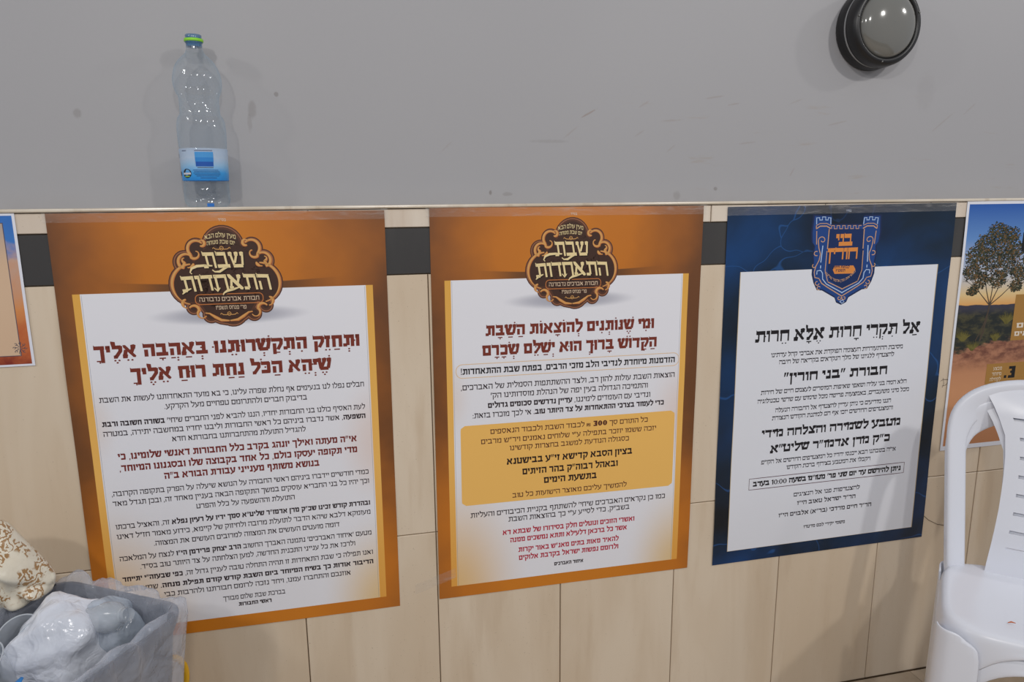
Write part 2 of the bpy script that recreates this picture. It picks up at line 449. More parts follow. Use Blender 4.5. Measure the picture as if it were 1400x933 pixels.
def set_line(text, th, tv, bold_add=(.06, .07), track=.13, mark_r=.072):
    """returns list of polygons, width; x runs 0..width left to right"""
    qs = []; x = 0.0
    for ch, marks, bold in runs(text):
        if bold: T, V = th + bold_add[0], tv + bold_add[1]
        else: T, V = th, tv
        W, q = glyph(ch, T, V)
        if ch in '0123456789₪' and bold: W *= 1.2; q = [[(a * 1.2, c * 1.12) for a, c in p] for p in q]
        for m_ in marks: q = q + mark(m_, W, mark_r, ch)
        x -= W
        for p in q: qs.append([(a + x, c) for a, c in p])
        x -= track if ch != ' ' else 0
    w = -x - track
    return [[(a + w, c) for a, c in p] for p in qs], w

# ------------------------------------------------------------------ posters
class Poster:
    def __init__(s, x0, z0, ang, W, H, seed, label, amp=1.0):
        s.W, s.H, s.seed, s.amp = W, H, seed, amp
        s.root = empty('poster', (x0, -.0022, z0), (0, -ang, 0))
        tag(s.root, label, 'poster')
    def off(s, X, Z):       # paper does not lie quite flat
        k = s.seed * 7.3
        n = noise.noise(Vector((X * 3.1 + k, Z * 2.3, k))) * .0011 + noise.noise(Vector((X * 1.2, Z * 7.0 + k, k))) * .0006
        edge = max(0, (abs(X - s.W / 2) / (s.W / 2)) - .8) * 5
        n += edge * .0006 * math.sin(Z * 17 + k)
        return (max(-.0014, n)) * s.amp
    def P(s, X, Y, lift):   # X right, Y down, metres; lift towards the room
        return (X, -(s.off(X, -Y) + lift), -Y)
    def sheet(s, mat, nx=64, ny=92, edge=None):
        b = MB(); rows = []
        def wob(Y, k): return (.0010 * math.sin(Y * 19 + s.seed * 2 + k) + .0006 * math.sin(Y * 47 + k)) if edge else 0
        for j in range(ny + 1):
            Y = s.H * j / ny
            rows.append([s.P(s.W * i / nx, Y, 0) for i in range(nx + 1)])
        b.grid(rows)
        o = b.build('paper_sheet', mat, s.root, smooth=True)
        return o
    def polys(s, name, mat, polys, lift=.0003, parent=None):
        b = MB()
        def tri(a, c, d, dep):
            e = [((a[0] - c[0]) ** 2 + (a[1] - c[1]) ** 2, 0), ((c[0] - d[0]) ** 2 + (c[1] - d[1]) ** 2, 1), ((d[0] - a[0]) ** 2 + (d[1] - a[1]) ** 2, 2)]
            m_, k = max(e)
            if m_ < .018 ** 2 or dep > 9: b.poly([s.P(q[0], q[1], lift) for q in (a, c, d)]); return
            p = (a, c, d); u, v, w = p[k], p[(k + 1) % 3], p[(k + 2) % 3]; h = ((u[0] + v[0]) / 2, (u[1] + v[1]) / 2)
            tri(u, h, w, dep + 1); tri(h, v, w, dep + 1)
        for p in polys:
            xs = [q[0] for q in p]; ys = [q[1] for q in p]
            if max(xs) - min(xs) < .02 and max(ys) - min(ys) < .02: b.poly([s.P(x, y, lift) for x, y in p]); continue
            c0 = (sum(xs) / len(p), sum(ys) / len(p))
            for i in range(len(p)): tri(p[i], p[(i + 1) % len(p)], c0, 0)
        return b.build(name, mat, parent or s.root)
    def text(s, name, text, xr, xl, y, hgt, th, tv, mat, lift=.0003, track=.085, tri=None, arc=0.0, shear=0.0, bold_add=(.06, .07), mark_r=.072):
        qs, w = set_line(text, th, tv, bold_add, track, mark_r)
        sx = (xr - xl) / w
        b = MB()
        for p in qs:
            pts = []
            for a, c in p:
                X = xl + a * sx + shear * c * hgt
                yy = y - c * hgt
                if arc:
                    t_ = (X - (xl + xr) / 2) / ((xr - xl) / 2); yy += arc * t_ * t_
                pts.append((X * .01, yy * .01))
            b.poly([s.P(X, Y, lift) for X, Y in pts])
        return b.build(name, mat, s.root)
    def block(s, name, mat, x0, x1, y0, y1, lift=.00015, nx=10, ny=10, rad=0.0):
        """a rounded printed rectangle (cm), cut into strips so that it follows the paper"""
        b = MB(); rows = []
        for j in range(ny * 3 + 1):
            y = y0 + (y1 - y0) * j / (ny * 3)
            dy = max(0, rad - min(y - y0, y1 - y)); ins = rad - math.sqrt(max(0, rad * rad - dy * dy)) if rad > 0 else 0
            rows.append([s.P((x0 + ins + (x1 - x0 - 2 * ins) * i / nx) * .01, y * .01, lift) for i in range(nx + 1)])
        b.grid(rows)
        return b.build(name, mat, s.root)
    def frame(s, name, mat, x0, x1, y0, y1, w, lift=.0003, rad=0.0, seg=6):
        pts = []
        if rad > 0:
            for (cx, cy, a0) in ((x1 - rad, y0 + rad, -90), (x1 - rad, y1 - rad, 0), (x0 + rad, y1 - rad, 90), (x0 + rad, y0 + rad, 180)):
                for k in range(seg + 1):
                    a = R_(a0 + 90 * k / seg); pts.append((cx + rad * math.cos(a), cy + rad * math.sin(a)))
        else: pts = [(x0, y0), (x1, y0), (x1, y1), (x0, y1)]
        return s.polys(name, mat, ribbon(pts, w, closed=True, scale=.01, sub=3.0), lift)

def ribbon(pts, w, closed=False, scale=1.0, sub=None):
    """a flat line of width w (number or function of 0..1) as quads"""
    P = [Vector(p) for p in pts]
    if sub:
        Q = []
        n = len(P)
        for i in range(n if closed else n - 1):
            a, c = P[i], P[(i + 1) % n]; k = max(1, int((c - a).length / sub))
            for j in range(k): Q.append(a.lerp(c, j / k))
        if not closed: Q.append(P[-1])
        P = Q
    n = len(P); L = []; Rr = []
    for i in range(n):
        a = P[(i - 1) % n] if (closed or i) else P[i]; c = P[(i + 1) % n] if (closed or i < n - 1) else P[i]
        t_ = (c - a)
        t_ = t_.normalized() if t_.length > 1e-9 else Vector((1, 0))
        nn = Vector((-t_.y, t_.x)); ww = (w(i / (n - 1)) if callable(w) else w) / 2
        L.append((P[i] + nn * ww) * scale); Rr.append((P[i] - nn * ww) * scale)
    out = []
    for i in range(n if closed else n - 1):
        j = (i + 1) % n
        out.append([tuple(L[i]), tuple(Rr[i]), tuple(Rr[j]), tuple(L[j])])
    return out

def spiral(cx, cy, r0, r1, a0, a1, n=16, sy=1.0):
    return [(cx + (r0 + (r1 - r0) * k / n) * math.cos(R_(a0 + (a1 - a0) * k / n)),
             cy + (r0 + (r1 - r0) * k / n) * math.sin(R_(a0 + (a1 - a0) * k / n)) * sy) for k in range(n + 1)]

def orange_sheet_material(seed):
    t = NT('printed_orange_poster')
    obj, x, y, z = t.xyz(); W, H = .6322, .9053
    yd = t.m('MULTIPLY', z, -1.0)
    n = t.noise(t.scale(obj, 1, 1, 1, (seed, 0, 0)), 3.4, 4, .55)
    e = t.m('ABSOLUTE', t.m('SUBTRACT', x, .31))
    e = t.m('ADD', t.m('MULTIPLY', e, 3.0), t.m('MULTIPLY', t.m('SUBTRACT', n, .5), .9))
    low = t.m('MULTIPLY', t.step(yd, .45, .8), .35)
    e = t.m('SUBTRACT', e, low)
    orange = t.ramp(e, [(0.0, rgb(206, 124, 28)), (.45, rgb(194, 114, 28)), (.8, rgb(150, 88, 32)), (1.0, rgb(112, 68, 34))])
    # darker band between the top edge and the panel, brown shading by the side bars
    c = orange
    side = t.m('MULTIPLY', t.step(e, .6, 1.05), t.m('MULTIPLY', t.step(yd, .10, .3), t.step(yd, .9, .6)))
    c = t.mix(t.m('MULTIPLY', side, .5), c, rgb(104, 64, 32))
    # dark wedge on both sides of the emblem, running out to the sides
    ax = t.m('ABSOLUTE', t.m('SUBTRACT', x, .315))
    curve = t.m('SUBTRACT', .1425, t.m('MULTIPLY', t.m('MULTIPLY', ax, ax), .16))
    wd = t.m('MULTIPLY', t.step(t.m('SUBTRACT', yd, curve), -.0012, .0012), t.step(ax, .235, .10))
    wd = t.m('MULTIPLY', wd, t.step(yd, .158, .156))
    c = t.mix(t.m('MULTIPLY', wd, .85), c, rgb(78, 52, 32))
    # panel
    panel = t.rect(x, yd, .029, .602, .155, .877)
    yel = t.ramp(t.m('DIVIDE', yd, .9), [(0.15, rgb(226, 170, 74)), (.6, rgb(240, 186, 96)), (1.0, rgb(226, 160, 68))])
    inner = t.rect(x, yd, .0425, .5875, .155, .877)
    dl = t.m('SUBTRACT', x, .03); dr = t.m('SUBTRACT', .60, x); db = t.m('SUBTRACT', .90, yd)
    def corner(dx, dy, r): return t.step(t.m('SQRT', t.m('ADD', t.m('MULTIPLY', dx, dx), t.m('MULTIPLY', t.m('MULTIPLY', dy, dy), .35))), r, .01)
    k1 = corner(dl, db, .20); k2 = corner(dr, db, .15)
    k3 = corner(dr, t.m('SUBTRACT', yd, .50), .10); k4 = corner(dl, t.m('SUBTRACT', yd, .42), .06)
    white = rgb(232, 232, 238)
    pc = t.mix(t.m('MULTIPLY', k1, .85), white, rgb(226, 180, 96)); pc = t.mix(t.m('MULTIPLY', k2, .8), pc, rgb(224, 184, 104))
    pc = t.mix(t.m('MULTIPLY', k3, .35), pc, rgb(222, 176, 140)); pc = t.mix(t.m('MULTIPLY', k4, .3), pc, rgb(222, 190, 160))
    # soft printed shadow of the emblem on the panel
    sx = t.m('DIVIDE', t.m('SUBTRACT', x, .315), .165); sz = t.m('DIVIDE', t.m('SUBTRACT', yd, .207), .022)
    sh = t.step(t.m('ADD', t.m('MULTIPLY', sx, sx), t.m('MULTIPLY', sz, sz)), 1.0, .05)
    pc = t.mix(t.m('MULTIPLY', sh, .55), pc, rgb(110, 112, 135))
    pc2 = t.mix(inner, yel, pc)
    pl1 = t.rect(x, yd, .0445, .0452, .157, .876, .0002); pl2 = t.rect(x, yd, .5845, .5852, .157, .876, .0002)
    pc2 = t.mix(t.m('MULTIPLY', t.m('ADD', pl1, pl2), .7), pc2, rgb(120, 120, 120))
    t.set(Base_Color=t.mix(panel, c, pc2), Roughness=.42)
    return t.mat

def emblem(po, cy=12.9, cx=31.3):
    """ornate brown cartouche printed at the head of the orange posters"""
    def X(px, py): return (cx + (px - 597) * .0254, cy + (py - 480) * .0270)
    discs = [(590, 258, 162), (805, 270, 84), (885, 365, 86), (860, 530, 165), (880, 702, 60), (785, 762, 62), (625, 738, 122),
             (392, 270, 84), (300, 365, 90), (330, 530, 165), (335, 702, 58), (460, 762, 66), (600, 480, 290), (596, 600, 250)]
    def blob(dr, lift, mat, name):
        pol = []
        for (a, c, r) in discs:
            ring = [X(a + (r - dr) * math.cos(R_(k * 12)), c + (r - dr) * math.sin(R_(k * 12))) for k in range(30)]
            pol.append([(p[0] * .01, p[1] * .01) for p in ring])
        return po.polys(name, mat, pol, lift)
    blob(0, .00018, ink(84, 50, 36), 'emblem_rim'); blob(9, .00022, ink(150, 98, 70), 'emblem_edge')
    blob(17, .00026, ink(88, 54, 38), 'emblem_ground'); blob(34, .0003, ink(66, 42, 32), 'emblem_centre')
    gold = ink(214, 160, 92); rust = ink(196, 118, 60); cream = ink(236, 214, 160); dark = ink(40, 24, 18)
    def taper(w): return lambda u: w * (.35 + .65 * math.sin(math.pi * min(1, u * 1.15 + .05)))
    S = []
    for sgn in (1, -1):
        def mir(pts): return [(597 + sgn * (a - 597), c) for a, c in pts]
        S += [mir(spiral(805, 270, 62, 58, -140, 40)) + mir(spiral(812, 300, 45, 14, 50, 250)), mir(spiral(760, 228, 22, 22, 60, 330)),
              mir(spiral(885, 362, 58, 54, -150, 60) + spiral(895, 345, 22, 10, 90, -90)), mir(spiral(850, 360, 24, 52, 140, 60)),
              mir(spiral(850, 530, 150, 150, -88, 78, 24)), mir(spiral(905, 670, 30, 36, -80, 90)), mir(spiral(850, 728, 46, 30, -30, -170) + spiral(800, 752, 32, 34, -60, 150)),
              mir([(600, 812), (660, 806), (705, 780), (745, 752), (775, 748)])]
    pol = []
    for k in S: pol += ribbon([X(*p) for p in k], taper(.66), scale=.01)
    po.polys('emblem_scrolls_outline', rust, pol, .00036)
    pol = []
    for k in S: pol += ribbon([(X(*p)[0] - .06, X(*p)[1] - .06) for p in k], taper(.40), scale=.01)
    po.polys('emblem_scrolls', gold, pol, .00042)
    # plaque
    po.frame('emblem_plaque', rust, X(352, 0)[0], X(862, 0)[0], X(0, 608)[1], X(0, 682)[1], .16, .0004, rad=.8)
    # lettering
    for (dx, dy, m_, li) in ((.22, .22, dark, .00046), (0, 0, cream, .00054)):
        po.text('emblem_lettering', 'שבת', X(752, 0)[0] + dx, X(440, 0)[0] + dx, X(0, 412)[1] + dy, 3.15, .22, .125, m_, li, track=.05, shear=-.16)
        po.text('emblem_lettering', 'התאחדות', X(935, 0)[0] + dx, X(268, 0)[0] + dx, X(0, 578)[1] + dy, 3.15, .22, .125, m_, li, track=.04, shear=-.16, arc=.25)
        sw = []
        sw += ribbon([(X(a, c)[0] + dx, X(a, c)[1] + dy) for a, c in ((500, 395), (440, 392), (385, 395), (345, 412), (332, 440), (345, 452))], taper(.55), scale=.01)
        sw += ribbon([(X(a, c)[0] + dx, X(a, c)[1] + dy) for a, c in ((620, 405), (590, 415), (550, 440), (515, 440), (497, 425))], taper(.5), scale=.01)
        sw += ribbon([(X(a, c)[0] + dx, X(a, c)[1] + dy) for a, c in ((690, 560), (640, 575), (595, 585), (570, 600), (562, 615))], taper(.5), scale=.01)
        sw += ribbon([(X(a, c)[0] + dx, X(a, c)[1] + dy) for a, c in ((500, 560), (525, 585), (545, 560))], taper(.4), scale=.01)
        sw += ribbon([(X(a, c)[0] + dx, X(a, c)[1] + dy) for a, c in ((330, 560), (290, 575), (262, 600))], taper(.5), scale=.01)
        po.polys('emblem_flourish', m_, sw, li)['kind'] = 'stuff'
    po.text('emblem_lettering', 'מעין עולם הבא', X(690, 0)[0], X(460, 0)[0], X(0, 186)[1], .82, .16, .12, cream, .0005, arc=.45)
    po.text('emblem_lettering', 'יום שבת מנוחה', X(680, 0)[0], X(472, 0)[0], X(0, 233)[1], .74, .16, .12, cream, .0005, arc=.35)
    po.text('emblem_lettering', 'חבורת אברכים נדבורנה', X(832, 0)[0], X(380, 0)[0], X(0, 660)[1], .82, .16, .12, ink(226, 200, 170), .0005)
    po.text('emblem_lettering', 'פר\' פנחס תשפ"ו', X(730, 0)[0], X(498, 0)[0], X(0, 724)[1], .74, .16, .12, ink(226, 200, 170), .0005)
    orn = []
    for yy in (267, 758):
        for sg in (1, -1):
            orn += ribbon([X(578 + (18 if yy > 500 else 0) + sg * a, yy + c) for a, c in ((0, 0), (20, 8), (45, 6), (60, -6), (66, 4))], .14, scale=.01)
        orn += ribbon([X(578 + (18 if yy > 500 else 0) + 14 * math.cos(R_(k * 45)), yy + 14 * math.sin(R_(k * 45))) for k in range(9)], .12, scale=.01)
    po.polys('emblem_ornament', gold, orn, .0005)['kind'] = 'stuff'

M_tape = NT('clear_tape')
_o, _x, _y, _z = M_tape.xyz()
M_tape.set(Base_Color=rgb(225, 220, 215), Roughness=.16, Alpha=M_tape.m('ADD', .10, M_tape.m('MULTIPLY', M_tape.step(M_tape.noise(M_tape.scale(_o, 6, 1, 30), 3, 4, .6), .5, .8), .22)))
M_tape.bsdf.inputs['Specular IOR Level'].default_value = .9
M_tape.bump(M_tape.noise(M_tape.scale(_o, 10, 1, 40), 5, 4, .6, .5), .8, .004)
M_tape = M_tape.mat
def tape(po, x0, x1, y0, y1, seed=0, ang=0.0):
    b = MB(); rnd = random.Random(seed); nx = 60; ny = 6
    rows = []
    for j in range(ny + 1):
        r = []
        for i in range(nx + 1):
            x = x0 + (x1 - x0) * i / nx; y = y0 + (y1 - y0) * j / ny + ang * (x - x0)
            k = noise.noise(Vector((x * .45 + seed, y * 1.5, seed * 3.1)))
            xx, yy, zz = po.P(x * .01, y * .01, .0009 + .0009 * k)
            r.append((xx, yy, zz))
        rows.append(r)
    b.grid(rows)
    return b.build('tape', M_tape, po.root, smooth=True)

BODY = (.19, .125); BOLD = (.27, .22)
NAVY_T = ink(46, 34, 40); BLACK_T = ink(26, 22, 26); RED_T = ink(122, 44, 38); MAROON = ink(122, 50, 36); PINK = ink(186, 34, 62)

# ---- first poster: orange, long text
p1 = Poster(-.7188, 1.3224, -.0025, .6322, .9053, 1, 'orange-bordered poster with a long dense Hebrew letter, brown emblem, above the rubbish bin')
p1.sheet(orange_sheet_material(0.0))
emblem(p1)
p1.text('header_text', 'בס"ד', 32.1, 30.6, 1.8, .5, .2, .14, ink(226, 205, 185))
p1.text('heading_text', 'וּתְחַזֵּק הִתְקַשְּׁרוּתֵנוּ בְּאַהֲבָה אֵלֶיךָ', 56.9, 5.5, 28.45, 2.55, .30, .23, MAROON, track=.065)
p1.text('heading_text', 'שֶׁיְּהֵא הַכֹּל נַחַת רוּחַ אֵלֶיךָ', 50.7, 11.7, 33.3, 2.55, .30, .23, MAROON, track=.065)
for (tx, xr, xl, y) in (
    ('חבלים נפלו לנו בנעימים אף נחלת שפרה עלינו, כי בא מועד התאחדותנו לעשות את השבת', 57.4, 5.4, 37.45),
    ('בדיבוק חברים ולהתרומם טפחיים מעל הקרקע.', 45.4, 17.3, 39.55),
    ('לעת האסיף כולנו בני החבורות יחדיו, הננו להביא לפני החברים שיחי\' *בשורה חשובה ורבת*', 57.4, 5.4, 42.5),
    ('*השפעה*, אשר נדברו ביניהם כל ראשי החבורות וליבנו יחדיו במחשבה יתירה, במטרה', 57.4, 5.4, 44.55),
    ('להגדיל התועלת מהתחברותנו בחבורתא חדא', 44.7, 18.1, 46.6),
    ('כמדי חודשיים יידברו ביניהם ראשי החבורה על הנושא שיעלה על הפרק בתקופה הקרובה,', 57.5, 5.6, 57.45),
    ('וכך יהיו כל בני החבריא עוסקים במשך התקופה הבאה בעניין מאחד זה, ובכן תגדל מאד', 57.5, 5.6, 59.6),
    ('התועלת וההשפעה על כלל והפרט', 41.5, 21.5, 61.8),
    ('*ובהדרת קודש זכינו שכ"ק מרן אדמו"ר שליט"א סמך ידיו על רעיון נפלא* זה, והאציל ברכתו', 57.5, 5.6, 64.75),
    ('מעומקא דלבא שיהא הדבר לתועלת מרובה ולחיזוק של קיימא, כידוע מאמר חז"ל דאינו', 57.5, 5.6, 66.95),
    ('דומה מועטים העושים את המצווה למרובים העושים את המצווה.', 50.6, 12.5, 69.2),
    ('מטעם \'איחוד האברכים\' נתמנה האברך החשוב *הרב יצחק פרידמן הי"ו* לנצח על המלאכה', 57.5, 5.6, 71.95),
    ('ולרכז את כל ענייני התכנית החדשה, למען הצלחתה על צד היותר טוב בס"ד.', 53.8, 9.4, 74.15),
    ('ואנו תפילה כי שבת התאחדות זו תהיה התחלה טובה לעניין גדול זה, *כפי שבעזה"י יתייחד*', 57.6, 5.7, 76.7),
    ('*הדיבור אודות כך בשיח המיוחד ביום השבת קודש קודם תפילת מנחה.* שמעו והטו', 57.6, 5.7, 79.0),
    ('אוזנכם והתחברו עמנו, ויחד נזכה לרומם חבורתנו ולהרבות כבי', 52.5, 13.4, 81.15)):
    p1.text('text_line', tx, xr, xl, y, 1.02, *BODY, NAVY_T, bold_add=(.08, .08))
for (tx, xr, xl, y) in (('אי"ה מעתה ואילך יונהג בקרב כלל החבורות דאנשי שלומינו, כי', 55.3, 7.6, 49.7),
                        ('מדי תקופה יעסקו כולם, כל אחד בקבוצה שלו ובסגנונו המיוחד,', 55.3, 7.6, 52.2),
                        ('בנושא משותף מענייני עבודת הבורא ב"ה', 47.1, 15.9, 54.6)):
    p1.text('red_text_line', tx, xr, xl, y, 1.32, .26, .20, RED_T)
p1.text('signature_text', 'בברכת שבת שלום מבורך', 38.1, 25.1, 83.8, .98, *BODY, NAVY_T)
p1.text('signature_text', 'ראשי החבורות', 35.1, 28.2, 85.45, .85, *BOLD, NAVY_T)
tape(p1, -.6, 63.9, -.45, 1.75, 3)

# ---- second poster
p2 = Poster(.0069, 1.3245, -.0041, .6322, .9053, 2, 'orange-bordered poster with a yellow text box, in the middle between the other large posters')
p2.sheet(orange_sheet_material(3.7))
emblem(p2, 12.6, 31.8)
p2.text('header_text', 'בס"ד', 32.7, 31.2, 1.8, .5, .2, .14, ink(226, 205, 185))
p2.text('heading_text', 'וּמִי שֶׁנּוֹתְנִים לְהוֹצָאוֹת הַשַּׁבָּת', 51.9, 11.8, 28.1, 2.35, .29, .22, MAROON, track=.065)
p2.text('heading_text', 'הַקָּדוֹשׁ בָּרוּךְ הוּא יְשַׁלֵּם שְׂכָרָם', 52.7, 11.0, 32.55, 2.35, .29, .22, MAROON, track=.065)
p2.frame('text_box_outline', ink(232, 196, 150), 5.0, 58.5, 34.3, 37.4, .14, rad=1.4)
p2.text('text_line', 'הזדמנות מיוחדת לנדיבי הלב מזכי הרבים, בפתח שבת ההתאחדות!', 57.5, 6.1, 36.6, 1.30, .25, .18, BLACK_T)
for (tx, xr, xl, y) in (('הוצאות השבת עולות להון רב, ולצד ההשתתפות הסמלית של האברכים,', 57.6, 6.0, 40.2),
                        ('והתמיכה הגדולה בעין יפה של הנהלת מוסדותינו הק\'', 50.8, 12.8, 42.4),
                        ('ונדיבי עם העומדים לימיננו, *עדיין נדרשים סכומים גדולים*', 51.5, 12.1, 44.7),
                        ('*כדי לעמוד בצרכי ההתאחדות על צד היותר טוב.* אי לכך מוכרז בזאת:', 55.1, 8.6, 46.9)):
    p2.text('text_line', tx, xr, xl, y, 1.15, .19, .125, NAVY_T, bold_add=(.08, .08))
p2.block('yellow_text_box', plain('printed_yellow', rgb(242, 190, 102), .42, .4), 5.75, 58.05, 48.55, 67.8, rad=1.0)
for (tx, xr, xl, y, h_, st, c_) in (('כל התורם סך *300* ₪ לכבוד השבת ולכבוד הנאספים', 51.1, 12.6, 50.9, 1.10, (.19, .13), ink(92, 48, 34)),
                        ('יזכה ששמו יוזכר בתפילה ע"י שלוחים נאמנים ויר"ש מרבים', 53.3, 10.4, 53.15, 1.10, (.19, .13), ink(92, 48, 34)),
                        ('כסגולה הנודעת למשגב בחצרות קודשינו', 46.4, 17.1, 55.2, 1.10, (.19, .13), ink(92, 48, 34)),
                        ('בציון הסבא קדישא זי"ע בבישטנא', 47.3, 16.4, 58.6, 1.45, (.26, .19), ink(40, 22, 22)),
                        ('ובאהל רבוה"ק בהר הזיתים', 43.7, 20.1, 61.4, 1.45, (.26, .19), ink(40, 22, 22)),
                        ('בתשעת הימים', 38.4, 25.3, 64.0, 1.45, (.26, .19), ink(40, 22, 22)),
                        ('להמשיך עליכם מאוצר הישועות כל טוב', 46.1, 17.7, 66.9, 1.10, (.19, .13), ink(92, 48, 34))):
    p2.text('text_line', tx, xr, xl, y, h_, *st, c_, bold_add=(.12, .16))
for (tx, xr, xl, y) in (('כמו כן נקראים האברכים שיחי\' להשתתף בקניית הכיבודים והעליות', 56.3, 7.7, 70.9),
                        ('בשב"ק, כדי לסייע ע"י כך בהוצאות השבת', 47.0, 16.7, 72.8)):
    p2.text('text_line', tx, xr, xl, y, 1.15, .19, .125, NAVY_T)
for (tx, xr, xl, y) in (('ואשרי הזוכים ונוטלים חלק בסידורו של שבתא דא', 48.4, 15.3, 76.05),
                        ('אשר כל ברכאן דלעילא ותתא נמשכים ממנה', 46.5, 17.1, 78.15),
                        ('להאיר מאות בתים מאנ"ש באור יקרות', 44.4, 19.1, 80.85),
                        ('ולרומם נפשות ישראל בקרבת אלוקים', 44.4, 19.2, 82.95)):
    p2.text('red_text_line', tx, xr, xl, y, 1.15, .24, .19, PINK)
p2.text('signature_text', 'איחוד האברכים', 35.4, 28.0, 85.5, .85, *BOLD, NAVY_T)
tape(p2, -.8, 63.9, -.5, 1.9, 8)
tape(p2, -5.5, 4.0, 86.0, 88.5, 21, -.32)

# ---- third poster: navy
def navy_material():
    t = NT('printed_navy_poster')
    obj, x, y, z = t.xyz(); yd = t.m('MULTIPLY', z, -1.0)
    n1 = t.noise(t.scale(obj, 1, 1, 1, (4.2, 0, 1.3)), 3.2, 4, .5, .3)
    c = t.ramp(n1, [(.30, rgb(10, 18, 26)), (.44, rgb(10, 34, 56)), (.58, rgb(10, 50, 92)), (.78, rgb(16, 70, 130))])
    w = t.node('ShaderNodeTexVoronoi', feature='DISTANCE_TO_EDGE')
    dn = t.node('ShaderNodeTexNoise'); t.t.links.new(obj, dn.inputs['Vector']); dn.inputs['Scale'].default_value = 6
    mx = t.node('ShaderNodeMix', data_type='VECTOR'); mx.inputs[0].default_value = .25
    t.t.links.new(obj, mx.inputs[4]); t.t.links.new(dn.outputs['Color'], mx.inputs[5])
    t.t.links.new(mx.outputs[1], w.inputs['Vector']); w.inputs['Scale'].default_value = 4.2
    c = t.mix(t.m('MULTIPLY', t.step(w.outputs['Distance'], .010, .0), .32), c, rgb(48, 112, 190))
    dark = t.m('MULTIPLY', t.step(x, .17, .25), t.step(x, .50, .42))
    top = t.step(yd, .16, .06)
    c = t.mix(t.m('MULTIPLY', t.m('MULTIPLY', dark, top), .6), c, rgb(8, 12, 22))
    panel = t.rect(x, yd, .040, .596, .153, .872)
    pc = t.mix(t.rect(x, yd, .0415, .594, .153, .8715, .0003), rgb(196, 176, 140), rgb(226, 228, 235))
    t.set(Base_Color=t.mix(panel, c, pc), Roughness=.3)
    return t.mat
p3 = Poster(.70065, 1.3182, .005, .6322, .9053, 3, 'navy blue marbled poster with a castle crest and Hebrew text, right of the orange ones', 1.5)
p3.sheet(navy_material())
K = BLACK_T
p3.text('header_text', 'בס"ד', 33.0, 31.5, 1.7, .5, .2, .14, ink(190, 200, 220))
p3.text('heading_text', 'אַל תִּקְרֵי חָרוּת אֶלָּא חֵרוּת', 55.9, 8.9, 32.7, 2.8, .33, .11, K, track=.07, mark_r=.06)
p3.text('heading_text', 'חבורת "בני חורין"', 47.2, 17.4, 43.2, 2.25, .34, .125, K, track=.07)
p3.text('heading_text', 'מטבע לשמירה והצלחה מידי', 52.7, 12.1, 57.35, 2.0, .33, .125, K, track=.07)
p3.text('heading_text', 'כ"ק מרן אדמו"ר שליט"א', 49.9, 14.8, 61.55, 2.0, .33, .125, K, track=.07)
for (tx, xr, xl, y) in (('מסיבת ההתעוררות העצומה הפוקדת את אברכי קהל עדתינו', 51.3, 13.5, 36.65),
                        ('להצטרף ללגיונו של מלך הנקראים בקריאה של חיבה', 48.9, 15.8, 38.55),
                        ('הלא המה בני עליה ושאפי שאיפות המוסרים לעצמם חיים של חירות', 53.4, 11.2, 46.05),
                        ('מכל מיני משעבדים, באמצעות פרישה מכל שימוש עם שרשי טכנולוגיה', 54.4, 10.4, 48.25),
                        ('הננו מודיעים כי ניתן עדיין להצטרף אל החבורה הנעלה', 49.2, 15.5, 50.9),
                        ('והמצטרפים החדשים יזכו אף הם למתנת הקודש הנצורת', 50.0, 14.7, 52.9),
                        ('אי"ה בשבתנו הבא ייכנסו יחדיו כל המצטרפים החדשים אל הקו"פ', 52.1, 12.4, 64.4),
                        ('ויקבלו את המטבע בצירוף ברכת הקודש', 44.5, 19.8, 66.4),
                        ('להצטרפות פנו אל הנציגים', 42.0, 22.3, 74.15)):
    p3.text('text_line', tx, xr, xl, y, 1.02, .25, .075, ink(40, 34, 42), track=.06)
for (tx, xr, xl, y) in (('הר"ר ישראל טאוב הי"ו', 40.9, 23.5, 76.6), ('הר"ר חיים מרדכי (בר"א) אלבוים הי"ו', 46.0, 18.3, 79.45)):
    p3.text('text_line', tx, xr, xl, y, 1.05, .27, .13, ink(36, 30, 38), track=.10)
p3.frame('text_box_outline', ink(96, 60, 70), 9.3, 55.2, 68.0, 70.95, .16)
p3.text('text_line', 'ניתן להירשם עד יום שני פר\' מטו"מ בשעה 10:00 בערב', 54.2, 10.4, 70.15, 1.28, .32, .18, K, track=.06)
p3.text('signature_text', 'משמי יקירי לכם מרטרו', 38.3, 25.9, 83.4, .8, .28, .12, ink(40, 34, 42))
tape(p3, -.5, 63.7, -.35, 2.0, 14)

